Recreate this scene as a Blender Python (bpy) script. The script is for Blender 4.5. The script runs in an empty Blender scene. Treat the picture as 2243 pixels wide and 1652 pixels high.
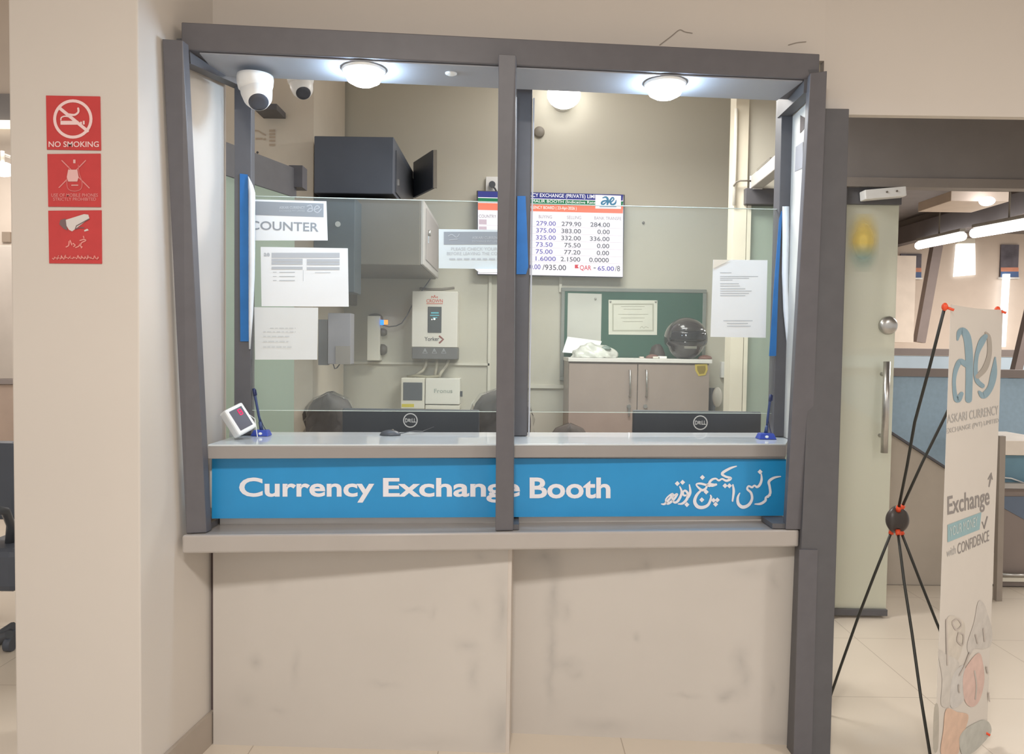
import bpy, math, random
from mathutils import Vector, Matrix
random.seed(7)
S = bpy.context.scene
COL = S.collection

# ------------------------------------------------------------------ camera
FPX, CX, CY, CAMH = 1700.0, 1121.5, 826.0, 1.30
PITCH, ROLL = math.radians(2.2), math.radians(0.8)
R0 = Vector((1, 0, 0)); U0 = Vector((0, math.sin(PITCH), math.cos(PITCH))); FW = Vector((0, math.cos(PITCH), -math.sin(PITCH)))
CR = R0 * math.cos(ROLL) + U0 * math.sin(ROLL)
CU = U0 * math.cos(ROLL) - R0 * math.sin(ROLL)
CAM = Vector((0, 0, CAMH))
cd = bpy.data.cameras.new('camera'); cam = bpy.data.objects.new('camera', cd); COL.objects.link(cam)
cd.sensor_fit = 'HORIZONTAL'; cd.sensor_width = 36.0; cd.lens = 36.0 * FPX / 2243.0
cd.clip_start = 0.05; cd.clip_end = 100
m = Matrix((CR, CU, -FW)).transposed().to_4x4(); m.translation = CAM
cam.matrix_world = m
S.camera = cam

# ------------------------------------------------------------------ world, exposure
S.view_settings.view_transform = 'Standard'; S.view_settings.look = 'None'
S.view_settings.gamma = 1.0; S.view_settings.use_curve_mapping = False
S.view_settings.exposure = 0.40
w = bpy.data.worlds.new('world'); S.world = w; w.use_nodes = True
w.node_tree.nodes['Background'].inputs[0].default_value = (1.0, 0.968, 0.94, 1)
w.node_tree.nodes['Background'].inputs[1].default_value = 0.56

def area(name, loc, size, power, color=(1, 1, 1), target=None, sy=None):
    l = bpy.data.lights.new(name, 'AREA'); l.energy = power; l.color = color
    l.shape = 'RECTANGLE'; l.size = size; l.size_y = sy or size
    o = bpy.data.objects.new(name, l); COL.objects.link(o); o.location = loc
    if target is not None:
        o.rotation_euler = (Vector(target) - Vector(loc)).to_track_quat('-Z', 'Y').to_euler()
    return o
HALL_LIGHT = (-0.15, -0.10, 2.765)
area('hall_ceiling_lamp', HALL_LIGHT, 0.36, 52, (1.0, 0.965, 0.92))
area('hall_fill_right', (2.9, 0.2, 2.765), 0.40, 30, (1.0, 0.965, 0.92))  # added fill, no fixture: brightens bulkhead and floor at right
area('booth_fill', (0.45, 3.3, 2.47), 0.8, 22, (1.0, 0.97, 0.92), sy=0.25)  # added light hidden behind the soffit, brightens the lower back wall
area('booth_fill_rear', (0.35, 3.9, 3.02), 0.5, 7, (1.0, 0.97, 0.93))  # second added light, out of view, lifts the upper booth wall
area('office_fill_near', (4.7, 4.9, 2.84), 1.2, 60, (1.0, 0.95, 0.90))  # fill added outside the frame to brighten the near office
area('office_fill_far', (6.6, 7.6, 2.84), 1.4, 120, (1.0, 0.93, 0.88))  # added off-frame area light for the deeper office, not a visible lamp
area('left_office_lamp', (-3.4, 5.0, 2.8), 0.8, 30, (1.0, 0.95, 0.9))

# ------------------------------------------------------------------ pixel helpers (2243 x 1652 frame)
def ray(px, py):
    return FW + CR * ((px - CX) / FPX) - CU * ((py - CY) / FPX)
def P(px, py, Y):
    d = ray(px, py); return CAM + d * (Y / d.y)
def PZ(px, py, z):
    d = ray(px, py); return CAM + d * ((z - CAMH) / d.z)
def PX(px, py, x):
    d = ray(px, py); return CAM + d * (x / d.x)
def box_px(x0, y0, x1, y1, Y):
    xm, ym = (x0 + x1) / 2, (y0 + y1) / 2
    return P(x0, ym, Y).x, P(x1, ym, Y).x, P(xm, y1, Y).z, P(xm, y0, Y).z

class Pan:
    """a flat face in the scene: origin, right, up, normal (towards the hall)"""
    def __init__(s, bl, br, tl):
        s.O = Vector(bl); s.u = (Vector(br) - s.O).normalized()
        v = Vector(tl) - s.O; v -= s.u * v.dot(s.u); s.v = v.normalized(); s.n = s.u.cross(s.v)
    def off(s, d):
        q = Pan(s.O, s.O + s.u, s.O + s.v); q.O = s.O + s.n * d; return q
    def map(s, px, py):
        d = ray(px, py); t = (s.O - CAM).dot(s.n) / d.dot(s.n); q = CAM + d * t - s.O
        return q.dot(s.u), q.dot(s.v)
    def pt(s, a, b, d=0.0): return s.O + s.u * a + s.v * b + s.n * d
    def px(s, x, y, d=0.0): return s.pt(*s.map(x, y), d)
def ypan(Y):
    return Pan((0, Y, 0), (1, Y, 0), (0, Y, 1))

# ------------------------------------------------------------------ materials
def lin(c):
    c = c / 255.0
    return c / 12.92 if c <= 0.04045 else ((c + 0.055) / 1.055) ** 2.4
def rgb(t): return (lin(t[0]), lin(t[1]), lin(t[2]), 1)
MATS = {}
def mat(name, c, rough=0.5, metal=0.0, var=0.06, scale=6.0, bump=0.0, emit=0.0, spec=0.5, coat=0.0):
    if name in MATS: return MATS[name]
    m = bpy.data.materials.new(name); m.use_nodes = True; nt = m.node_tree; b = nt.nodes['Principled BSDF']
    b.inputs['Roughness'].default_value = rough; b.inputs['Metallic'].default_value = metal
    b.inputs['Specular IOR Level'].default_value = spec
    b.inputs['Coat Weight'].default_value = coat
    col = rgb(c); b.inputs['Base Color'].default_value = col
    if var > 0:
        tc = nt.nodes.new('ShaderNodeTexCoord'); no = nt.nodes.new('ShaderNodeTexNoise'); no.inputs['Scale'].default_value = scale
        no.inputs['Detail'].default_value = 4
        ra = nt.nodes.new('ShaderNodeValToRGB')
        ra.color_ramp.elements[0].position = 0.3; ra.color_ramp.elements[1].position = 0.7
        ra.color_ramp.elements[0].color = tuple(x * (1 - var) for x in col[:3]) + (1,)
        ra.color_ramp.elements[1].color = tuple(min(1, x * (1 + var)) for x in col[:3]) + (1,)
        nt.links.new(tc.outputs['Object'], no.inputs['Vector']); nt.links.new(no.outputs['Fac'], ra.inputs['Fac'])
        nt.links.new(ra.outputs['Color'], b.inputs['Base Color'])
        if bump > 0:
            bu = nt.nodes.new('ShaderNodeBump'); bu.inputs['Strength'].default_value = bump; bu.inputs['Distance'].default_value = 0.01
            nt.links.new(no.outputs['Fac'], bu.inputs['Height']); nt.links.new(bu.outputs['Normal'], b.inputs['Normal'])
    if emit > 0:
        b.inputs['Emission Color'].default_value = col; b.inputs['Emission Strength'].default_value = emit
    MATS[name] = m; return m

def glass(name, tint=(0.96, 0.985, 0.975), refl=0.10, haze=0.0):
    m = bpy.data.materials.new(name); m.use_nodes = True; nt = m.node_tree
    for n in list(nt.nodes): nt.nodes.remove(n)
    out = nt.nodes.new('ShaderNodeOutputMaterial'); tr = nt.nodes.new('ShaderNodeBsdfTransparent'); gl = nt.nodes.new('ShaderNodeBsdfGlossy')
    tr.inputs[0].default_value = tint + (1,); gl.inputs['Roughness'].default_value = 0.02
    lw = nt.nodes.new('ShaderNodeLayerWeight'); lw.inputs['Blend'].default_value = 0.12
    mu = nt.nodes.new('ShaderNodeMath'); mu.operation = 'MULTIPLY'; mu.inputs[1].default_value = refl * 4
    mx = nt.nodes.new('ShaderNodeMixShader')
    nt.links.new(lw.outputs['Fresnel'], mu.inputs[0]); nt.links.new(mu.outputs[0], mx.inputs[0])
    nt.links.new(tr.outputs[0], mx.inputs[1]); nt.links.new(gl.outputs[0], mx.inputs[2])
    last = mx
    if haze > 0:
        df = nt.nodes.new('ShaderNodeBsdfDiffuse'); df.inputs[0].default_value = (0.8, 0.82, 0.82, 1)
        m2 = nt.nodes.new('ShaderNodeMixShader'); m2.inputs[0].default_value = haze
        nt.links.new(mx.outputs[0], m2.inputs[1]); nt.links.new(df.outputs[0], m2.inputs[2]); last = m2
    nt.links.new(last.outputs[0], out.inputs[0]); return m

def frosted(name, c, opaque=0.6, thru=0.0, rough=0.3):
    m = bpy.data.materials.new(name); m.use_nodes = True; nt = m.node_tree
    for n in list(nt.nodes): nt.nodes.remove(n)
    out = nt.nodes.new('ShaderNodeOutputMaterial')
    df = nt.nodes.new('ShaderNodeBsdfDiffuse'); df.inputs[0].default_value = rgb(c)
    tl = nt.nodes.new('ShaderNodeBsdfTranslucent'); tl.inputs[0].default_value = rgb(c)
    m1 = nt.nodes.new('ShaderNodeMixShader'); m1.inputs[0].default_value = 0.4
    rf = nt.nodes.new('ShaderNodeBsdfRefraction'); rf.inputs['Roughness'].default_value = rough; rf.inputs['IOR'].default_value = 1.06
    rf.inputs[0].default_value = (0.93, 0.98, 0.95, 1)
    gl = nt.nodes.new('ShaderNodeBsdfGlossy'); gl.inputs['Roughness'].default_value = 0.25
    m2 = nt.nodes.new('ShaderNodeMixShader'); m2.inputs[0].default_value = opaque
    m3 = nt.nodes.new('ShaderNodeMixShader'); m3.inputs[0].default_value = 0.04
    nt.links.new(df.outputs[0], m1.inputs[1]); nt.links.new(tl.outputs[0], m1.inputs[2])
    nt.links.new(rf.outputs[0], m2.inputs[1]); nt.links.new(m1.outputs[0], m2.inputs[2])
    nt.links.new(m2.outputs[0], m3.inputs[1]); nt.links.new(gl.outputs[0], m3.inputs[2])
    nt.links.new(m3.outputs[0], out.inputs[0]); return m

def stained(name, c, blobs, dark=(146, 143, 139)):
    """painted board with scuffs and drips: each blob is (x,z,rx,rz,strength) in the object's own coordinates"""
    m = mat(name, c, rough=0.55, var=0.035, scale=2.2); nt = m.node_tree; b = nt.nodes['Principled BSDF']
    src = b.inputs['Base Color'].links[0].from_socket
    tc = nt.nodes.new('ShaderNodeTexCoord')
    no = nt.nodes.new('ShaderNodeTexNoise'); no.inputs['Scale'].default_value = 9; no.inputs['Detail'].default_value = 5
    nt.links.new(tc.outputs['Object'], no.inputs['Vector'])
    wp = nt.nodes.new('ShaderNodeTexNoise'); wp.inputs['Scale'].default_value = 14; wp.inputs['Detail'].default_value = 3
    nt.links.new(tc.outputs['Object'], wp.inputs['Vector'])
    vm = nt.nodes.new('ShaderNodeVectorMath'); vm.operation = 'MULTIPLY_ADD'; vm.inputs[1].default_value = (.045, .045, .045)
    nt.links.new(wp.outputs['Color'], vm.inputs[0]); nt.links.new(tc.outputs['Object'], vm.inputs[2])
    acc = None
    for (x, z, rx, rz, st) in blobs:
        mp = nt.nodes.new('ShaderNodeMapping'); rx *= 1.35; rz *= 1.35; mp.inputs['Scale'].default_value = (1 / rx, 0.0, 1 / rz)
        mp.inputs['Location'].default_value = (-(x + .022) / rx, 0, -(z + .022) / rz)
        gr = nt.nodes.new('ShaderNodeTexGradient'); gr.gradient_type = 'QUADRATIC_SPHERE'
        mu = nt.nodes.new('ShaderNodeMath'); mu.operation = 'MULTIPLY'; mu.inputs[1].default_value = st * 0.5
        nt.links.new(vm.outputs[0], mp.inputs['Vector']); nt.links.new(mp.outputs[0], gr.inputs['Vector'])
        nt.links.new(gr.outputs['Fac'], mu.inputs[0])
        if acc is None: acc = mu.outputs[0]
        else:
            ad = nt.nodes.new('ShaderNodeMath'); ad.operation = 'ADD'
            nt.links.new(acc, ad.inputs[0]); nt.links.new(mu.outputs[0], ad.inputs[1]); acc = ad.outputs[0]
    mm = nt.nodes.new('ShaderNodeMath'); mm.operation = 'MULTIPLY'; nt.links.new(acc, mm.inputs[0]); nt.links.new(no.outputs['Fac'], mm.inputs[1])
    cl = nt.nodes.new('ShaderNodeClamp'); nt.links.new(mm.outputs[0], cl.inputs[0])
    mx = nt.nodes.new('ShaderNodeMix'); mx.data_type = 'RGBA'
    nt.links.new(cl.outputs[0], mx.inputs[0]); nt.links.new(src, mx.inputs[6]); mx.inputs[7].default_value = rgb(dark)
    nt.links.new(mx.outputs[2], b.inputs['Base Color'])
    return m

def tiles(name, c, joint, size):
    m = mat(name, c, rough=0.28, var=0.03, scale=1.5, spec=0.35); nt = m.node_tree; b = nt.nodes['Principled BSDF']
    src = b.inputs['Base Color'].links[0].from_socket
    tc = nt.nodes.new('ShaderNodeTexCoord'); br = nt.nodes.new('ShaderNodeTexBrick')
    br.offset = 0.0; br.inputs['Scale'].default_value = 1.0; br.inputs['Brick Width'].default_value = size; br.inputs['Row Height'].default_value = size
    br.inputs['Mortar Size'].default_value = 0.0018; br.inputs['Mortar Smooth'].default_value = 0.2
    mp = nt.nodes.new('ShaderNodeMapping'); mp.inputs['Location'].default_value = (0.22, 0.12, 0)
    nt.links.new(tc.outputs['Object'], mp.inputs[0]); nt.links.new(mp.outputs[0], br.inputs['Vector'])
    mx = nt.nodes.new('ShaderNodeMix'); mx.data_type = 'RGBA'
    nt.links.new(br.outputs['Fac'], mx.inputs[0]); nt.links.new(src, mx.inputs[6]); mx.inputs[7].default_value = rgb(joint)
    nt.links.new(mx.outputs[2], b.inputs['Base Color']); return m

WALL = mat('wall_paint', (211, 203, 194), 0.7, var=0.025, scale=1.4)
WALLIN = mat('booth_wall_paint', (198, 194, 180), 0.7, var=0.03, scale=1.4)
WALLOFF = mat('office_wall_paint', (208, 194, 180), 0.7, var=0.03)
CEIL = mat('ceiling_paint', (214, 202, 188), 0.8, var=0.02)
FLOOR = tiles('floor_tile', (214, 203, 188), (176, 163, 148), 0.60)
SKIRT = mat('skirting_tile', (170, 158, 146), 0.4)
FRAME = mat('charcoal_powder_coat', (98, 96, 100), 0.45, var=0.05, scale=20)
FRAME2 = mat('dark_aluminium', (91, 90, 93), 0.5, var=0.05, scale=20)
SHELFM = mat('laminate_greige', (172, 165, 159), 0.18, var=0.03, coat=0.6)
TOPM = mat('glossy_grey_worktop', (205, 210, 213), 0.04, var=0.02, spec=0.6)
FASCIA = mat('worktop_fascia', (152, 147, 144), 0.4, var=0.03)
BLUE = mat('sign_blue', (40, 146, 206), 0.35, var=0.03, scale=10)
WHITEV = mat('vinyl_white', (236, 234, 240), 0.5, var=0)
BLACKP = mat('black_plastic', (78, 81, 87), 0.4, var=0.04)
BLACKM = mat('black_steel', (80, 86, 97), 0.5, var=0.06)
GREYST = mat('grey_steel', (126, 120, 110), 0.5, var=0.05)
LGREY = mat('light_grey_steel', (184, 180, 176), 0.45, var=0.03)
PAPER = mat('paper', (236, 238, 238), 0.8, var=0.02)
PAPERC = mat('cream_paper', (226, 222, 208), 0.8, var=0.02)
INKL = mat('pale_grey_ink', (186, 190, 194), 0.8, var=0)
INKM = mat('mid_grey_ink', (150, 155, 160), 0.8, var=0)
INKD = mat('dark_ink', (92, 92, 98), 0.8, var=0)
CREAM = mat('cream_plastic', (232, 228, 214), 0.4, var=0.02)
WHITEP = mat('white_plastic', (238, 238, 236), 0.35, var=0.02)
CHROME = mat('brushed_steel', (190, 188, 184), 0.28, 0.9, var=0.04, scale=40)
RED = mat('sign_red', (196, 62, 62), 0.45, var=0.04, scale=30)
PINKW = mat('sign_pink_white', (238, 206, 204), 0.6, var=0)
PINK2 = mat('sign_faded_pink', (220, 140, 138), 0.6, var=0)
BLUETAPE = mat('blue_film', (46, 112, 178), 0.3, var=0.12, scale=12)
WHITEF = mat('white_film', (238, 242, 246), 0.35, var=0.03)
ORANGE = mat('orange_plastic', (238, 86, 48), 0.4, var=0.03)
ROD = mat('black_fibreglass', (50, 50, 46), 0.45, var=0.05)
BANNER = mat('banner_vinyl', (218, 211, 202), 0.55, var=0.02)
TEAL = mat('logo_teal', (142, 170, 184), 0.6, var=0.06, scale=20)
TAUPE = mat('logo_taupe', (176, 168, 158), 0.6, var=0.04)
CABM = mat('laminate_taupe', (158, 142, 132), 0.4, var=0.04, scale=9)
GREEN = mat('green_board', (52, 92, 78), 0.6, var=0.06, scale=5)
PARTBLUE = mat('partition_fabric_blue', (164, 190, 210), 0.85, var=0.05, scale=40)
PARTBEIGE = mat('partition_fabric_beige', (182, 172, 160), 0.8, var=0.04)
PARTGREY = mat('partition_cap', (138, 128, 124), 0.5, var=0.03)
GLASSP = glass('clear_glass', refl=0.10, haze=0.05)
EDGE = mat('polished_glass_edge', (214, 224, 214), 0.2, var=0)
FROSTG = frosted('frosted_green_glass', (186, 200, 186), opaque=0.8)
FROSTD = frosted('frosted_door_glass', (240, 240, 226), opaque=0.62, rough=0.2)

def emis(name, c, s):
    if name in MATS: return MATS[name]
    m = bpy.data.materials.new(name); m.use_nodes = True; nt = m.node_tree
    for n in list(nt.nodes): nt.nodes.remove(n)
    out = nt.nodes.new('ShaderNodeOutputMaterial'); e = nt.nodes.new('ShaderNodeEmission')
    e.inputs[0].default_value = rgb(c); e.inputs[1].default_value = s
    nt.links.new(e.outputs[0], out.inputs[0]); MATS[name] = m; return m

# ------------------------------------------------------------------ mesh builder
class MB:
    def __init__(s): s.v = []; s.f = []; s.smooth = []; s.e = 0.0
    def eps(s): s.e += 0.00003; return s.e
    def add(s, vs, fs, sm=False):
        k = len(s.v); s.v += [Vector(v) for v in vs]
        for f in fs: s.f.append([i + k for i in f]); s.smooth.append(sm)
        return s
    def box(s, lo, hi):
        x0, y0, z0 = lo; x1, y1, z1 = hi
        return s.add([(x0, y0, z0), (x1, y0, z0), (x1, y1, z0), (x0, y1, z0), (x0, y0, z1), (x1, y0, z1), (x1, y1, z1), (x0, y1, z1)],
                     [(0, 3, 2, 1), (4, 5, 6, 7), (0, 1, 5, 4), (1, 2, 6, 5), (2, 3, 7, 6), (3, 0, 4, 7)])
    def pbox(s, x0, y0, x1, y1, Y, dep):
        a, b, c, d = box_px(x0, y0, x1, y1, Y); return s.box((a, Y, c), (b, Y + dep, d))
    def prism(s, pts, ext):
        pts = [Vector(p) for p in pts]; ext = Vector(ext); n = len(pts)
        nrm = Vector((0, 0, 0))
        for i in range(n): nrm += pts[i].cross(pts[(i + 1) % n])
        if nrm.dot(ext) > 0: pts = pts[::-1]
        return s.add(pts + [p + ext for p in pts], [list(range(n)), list(range(2 * n - 1, n - 1, -1))] +
                     [((i + 1) % n, i, i + n, (i + 1) % n + n) for i in range(n)])
    def beam(s, p0, p1, wid, hei, up=(0, 0, 1)):
        p0, p1 = Vector(p0), Vector(p1); d = (p1 - p0).normalized(); a = d.cross(Vector(up)).normalized(); b = a.cross(d)
        q = [p0 + a * (i * wid / 2) + b * (j * hei / 2) for i, j in ((-1, -1), (1, -1), (1, 1), (-1, 1))]
        return s.prism(q, p1 - p0)
    def tube(s, path, r, n=10, cap=True):
        path = [Vector(p) for p in path]; rs = r if isinstance(r, (list, tuple)) else [r] * len(path)
        d0 = (path[1] - path[0]).normalized(); a = d0.orthogonal().normalized(); k = len(s.v); m = len(path)
        for i, p in enumerate(path):
            d = (path[min(i + 1, m - 1)] - path[max(i - 1, 0)]).normalized()
            a = (a - d * a.dot(d)).normalized(); b = d.cross(a)
            for j in range(n):
                t = 2 * math.pi * j / n; s.v.append(p + (a * math.cos(t) + b * math.sin(t)) * rs[i])
        for i in range(m - 1):
            for j in range(n):
                s.f.append([k + i * n + j, k + i * n + (j + 1) % n, k + (i + 1) * n + (j + 1) % n, k + (i + 1) * n + j]); s.smooth.append(True)
        if cap:
            s.f.append([k + j for j in range(n)][::-1]); s.smooth.append(False)
            s.f.append([k + (m - 1) * n + j for j in range(n)]); s.smooth.append(False)
        return s
    def cyl(s, p0, p1, r, r1=None, n=24): return s.tube([p0, p1], [r, r if r1 is None else r1], n)
    def lathe(s, o, axis, prof, n=32):
        o = Vector(o); ax = Vector(axis).normalized(); a = ax.orthogonal().normalized(); b = ax.cross(a); k = len(s.v); m = len(prof)
        for (r, h) in prof:
            for j in range(n):
                t = 2 * math.pi * j / n; s.v.append(o + ax * h + (a * math.cos(t) + b * math.sin(t)) * max(r, 1e-5))
        for i in range(m - 1):
            for j in range(n):
                s.f.append([k + i * n + j, k + i * n + (j + 1) % n, k + (i + 1) * n + (j + 1) % n, k + (i + 1) * n + j]); s.smooth.append(True)
        s.f.append([k + j for j in range(n)][::-1]); s.smooth.append(False)
        s.f.append([k + (m - 1) * n + j for j in range(n)]); s.smooth.append(False)
        return s
    def ball(s, c, rx, ry=None, rz=None, nu=24, nv=14, fn=None):
        ry = ry or rx; rz = rz or rx; c = Vector(c); k = len(s.v)
        for i in range(nv + 1):
            ph = math.pi * i / nv
            for j in range(nu):
                t = 2 * math.pi * j / nu
                d = Vector((math.sin(ph) * math.cos(t), math.sin(ph) * math.sin(t), math.cos(ph)))
                q = Vector((d.x * rx, d.y * ry, d.z * rz))
                if fn: q = fn(q, d)
                s.v.append(c + q)
        for i in range(nv):
            for j in range(nu):
                s.f.append([k + i * nu + j, k + (i + 1) * nu + j, k + (i + 1) * nu + (j + 1) % nu, k + i * nu + (j + 1) % nu]); s.smooth.append(True)
        return s
    # flat marks on a panel
    def poly(s, pan, pts, off=0.001):
        off += s.eps(); return s.add([pan.px(x, y, off) for x, y in pts], [list(range(len(pts)))[::-1] if area2(pts) > 0 else list(range(len(pts)))])
    def rect(s, pan, x0, y0, x1, y1, off=0.001): return s.poly(pan, [(x0, y0), (x1, y0), (x1, y1), (x0, y1)], off)
    def ell(s, pan, cx, cy, rx, ry, off=0.001, n=28):
        return s.poly(pan, [(cx + rx * math.cos(2 * math.pi * i / n), cy + ry * math.sin(2 * math.pi * i / n)) for i in range(n)], off)
    def ring(s, pan, cx, cy, rx, ry, wd, off=0.001, n=40):
        o = []; off += s.eps()
        for q in (0, 1):
            for i in range(n):
                t = 2 * math.pi * i / n; o.append(pan.px(cx + (rx - q * wd) * math.cos(t), cy + (ry - q * wd) * math.sin(t), off))
        return s.add(o, [(i + n, (i + 1) % n + n, (i + 1) % n, i) for i in range(n)])
    def stroke(s, pan, pts, wd, off=0.001, smooth=True):
        wl = wd if isinstance(wd, (list, tuple)) else [wd] * len(pts)
        q = [(x, y, z) for (x, y), z in zip(pts, wl)]
        if smooth and len(q) > 2:
            o = []
            for i in range(len(q) - 1):
                a, b, c, d = q[max(i - 1, 0)], q[i], q[i + 1], q[min(i + 2, len(q) - 1)]
                for k in range(5):
                    t = k / 5
                    o.append(tuple(0.5 * (2 * b[j] + (c[j] - a[j]) * t + (2 * a[j] - 5 * b[j] + 4 * c[j] - d[j]) * t * t + (3 * b[j] - a[j] - 3 * c[j] + d[j]) * t ** 3) for j in range(3)))
            q = o + [q[-1]]
        L = []; Rr = []; off += s.eps()
        for i in range(len(q)):
            a, b = q[max(i - 1, 0)], q[min(i + 1, len(q) - 1)]
            dx, dy = b[0] - a[0], b[1] - a[1]; l = math.hypot(dx, dy) or 1; nx, ny = -dy / l, dx / l; h = q[i][2] / 2
            L.append(pan.px(q[i][0] + nx * h, q[i][1] + ny * h, off)); Rr.append(pan.px(q[i][0] - nx * h, q[i][1] - ny * h, off))
        n = len(q)
        s.add(L + Rr, [(i, i + 1, i + 1 + n, i + n) for i in range(n - 1)])
        for e in (q[0], q[-1]): s.ell(pan, e[0], e[1], e[2] / 2, e[2] / 2, off, 10)
        return s
    def text(s, pan, t, x0, y0, x1, y1, bold=0.0, off=0.0012, skew=None, ital=0.0):
        """fit the text's bounding box to the pixel box; skew=(left top, left bottom, right top, right bottom) for slanting lines"""
        vs, fs = text2d(t, bold)
        xs = [v[0] for v in vs]; ys = [v[1] for v in vs]; a0, a1, b0, b1 = min(xs), max(xs), min(ys), max(ys)
        lt, lb, rt, rb = skew or (y0, y1, y0, y1)
        A, B, C, D = [Vector(pan.map(*q)) for q in ((x0, lb), (x1, rb), (x0, lt), (x1, rt))]
        o = []
        for (x, y) in vs:
            p = (x - a0) / (a1 - a0); q = (y - b0) / (b1 - b0)
            p += ital * q
            w2 = (A * (1 - p) + B * p) * (1 - q) + (C * (1 - p) + D * p) * q
            o.append(pan.pt(w2.x, w2.y, off))
        return s.add(o, fs)
def area2(p): return sum(p[i][0] * p[(i + 1) % len(p)][1] - p[(i + 1) % len(p)][0] * p[i][1] for i in range(len(p)))
TC = {}
def text2d(t, bold):
    if (t, bold) in TC: return TC[(t, bold)]
    cu = bpy.data.curves.new('lettering_source', 'FONT'); cu.body = t; cu.size = 1; cu.offset = bold; cu.resolution_u = 4
    o = bpy.data.objects.new('lettering_source', cu); me = o.to_mesh()
    r = ([(v.co.x, v.co.y) for v in me.vertices], [list(p.vertices) for p in me.polygons])
    o.to_mesh_clear(); bpy.data.objects.remove(o); bpy.data.curves.remove(cu)
    TC[(t, bold)] = r; return r

WL = {}
def link(name, mb, m, parent=None, bevel=0.0, subsurf=0, origin=None):
    me = bpy.data.meshes.new(name)
    xs = [v.x for v in mb.v]; ys = [v.y for v in mb.v]; zs = [v.z for v in mb.v]
    org = Vector(origin) if origin is not None else Vector(((min(xs) + max(xs)) / 2, (min(ys) + max(ys)) / 2, min(zs)))
    me.from_pydata([tuple(v - org) for v in mb.v], [], mb.f); me.update()
    me.polygons.foreach_set('use_smooth', mb.smooth)
    me.materials.append(m)
    o = bpy.data.objects.new(name, me); COL.objects.link(o)
    if parent is not None: o.parent = parent; o.location = org - WL[parent.name]
    else: o.location = org
    WL[o.name] = org
    if bevel > 0:
        b = o.modifiers.new('bevel', 'BEVEL'); b.width = bevel; b.segments = 2; b.limit_method = 'ANGLE'; b.angle_limit = math.radians(40)
    if subsurf:
        b = o.modifiers.new('subsurf', 'SUBSURF'); b.levels = subsurf; b.render_levels = subsurf
    return o
def tag(o, label, cat, group=None):
    o['label'] = label; o['category'] = cat
    if group: o['group'] = group
    return o
def thing(name, label, cat, loc, group=None):
    o = bpy.data.objects.new(name, None); COL.objects.link(o); o.location = loc; o.empty_display_size = 0.1
    WL[o.name] = Vector(loc); return tag(o, label, cat, group)
def one(name, mb, m, label, cat, group=None, bevel=0.0):
    return tag(link(name, mb, m, None, bevel), label, cat, group)
def struct(name, mb, m, bevel=0.0, origin=None):
    o = link(name, mb, m, None, bevel, origin=origin); o['kind'] = 'structure'; return o
def plabel(o, t): o['label'] = t; return o

# ================================================================== THE SETTING
struct('floor', MB().box((-7, -4, -0.1), (9, 13, 0)), FLOOR, origin=(0, 0, 0))
struct('ceiling', MB().box((-7, -2.2, 2.8), (9, 2.5, 2.9)), CEIL)
struct('ceiling_office', MB().box((1.45, 2.5, 2.9), (9, 13, 3.0)), mat('office_ceiling', (120, 114, 112), 0.8))
struct('ceiling_booth', MB().box((-1.9, 2.8, 3.05), (1.45, 4.95, 3.15)), CEIL)

# column on the left: front face px 27..305, right flank running back to px 485
cl, cr = P(27, 826, 2.10), P(305, 826, 2.10)
flank_mid = P(467, 1400, 2.50); flank_back = P(485, 700, 2.555)
plan = [(cl.x, 2.10), (cr.x, 2.10), (flank_mid.x, 2.50), (flank_back.x, 2.555), (flank_back.x, 2.60), (cl.x - 0.12, 2.60)]
struct('wall_left', MB().prism([(x, y, 0) for x, y in plan], (0, 0, 2.8)), WALL, bevel=0.004)
a, b = Vector((cr.x, 2.10, 0)), Vector((flank_mid.x, 2.50, 0)); dn = (b - a).normalized(); nn = Vector((dn.y, -dn.x, 0))
struct('baseboard_left', MB().prism([a + nn * 0.001, a + nn * 0.012, b + nn * 0.012 - dn * 0.003, b + nn * 0.001 - dn * 0.003], (0, 0, 0.105)), SKIRT)

# bulkhead wall above the booth and above the office doorway
xr = P(1798, 200, 2.52).x
struct('wall_front_upper', MB().prism([(-1.6, 2.50, 2.222), (xr, 2.50, 2.222), (xr, 2.80, 2.222), (0.0, 2.70, 2.222), (-1.6, 2.60, 2.222)], (0, 0, 0.578)), WALL)
zb = P(2000, 253, 2.5).z
struct('wall_right_upper', MB().box((xr, 2.50, zb), (7, 2.53, 2.8)), WALL)
for nm, pts in (('trim_1', [(1445, 99), (1470, 80), (1488, 66), (1500, 70), (1516, 73)]), ('trim_2', [(1727, 99), (1745, 94), (1765, 92)])):
    mb = MB(); pn = ypan(2.50); mb.stroke(pn, pts, 2.2, 0.001); struct(nm, mb, mat('hairline_crack', (150, 140, 130), 0.8))

# wall under the ledge: two painted boards, the right one set back
L0, L1 = PZ(467, 1631, 0), PZ(1107, 1650, 0); Q0, Q1 = PZ(1117, 1606, 0), PZ(1741, 1633, 0)
BOARDC = (202, 195, 187)
def board(name, a, b, blobs, dep):
    org = Vector(a); u = (b - a).normalized(); n = Vector((-u.y, u.x, 0))
    pn = Pan(a, b, a + Vector((0, 0, 1)))
    o = link(name, MB().prism([Vector((0, 0, 0)), Vector(((b - a).length, 0, 0)), Vector(((b - a).length, 0, 0.675)), Vector((0, 0, 0.675))], (0, dep, 0)), WALL, origin=(0, 0, 0))
    bl = []
    for (x, y, rx, ry, st) in blobs:
        q = pn.map(x, y); k = (pn.map(x + 10, y)[0] - q[0]) / 10
        bl.append((q[0], q[1], rx * k, ry * k, st))
    o.data.materials[0] = stained(name + '_paint', BOARDC, bl)
    o.location = org; o.rotation_euler = (0, 0, math.atan2(u.y, u.x)); o['kind'] = 'structure'; WL[o.name] = org
    return o
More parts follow.
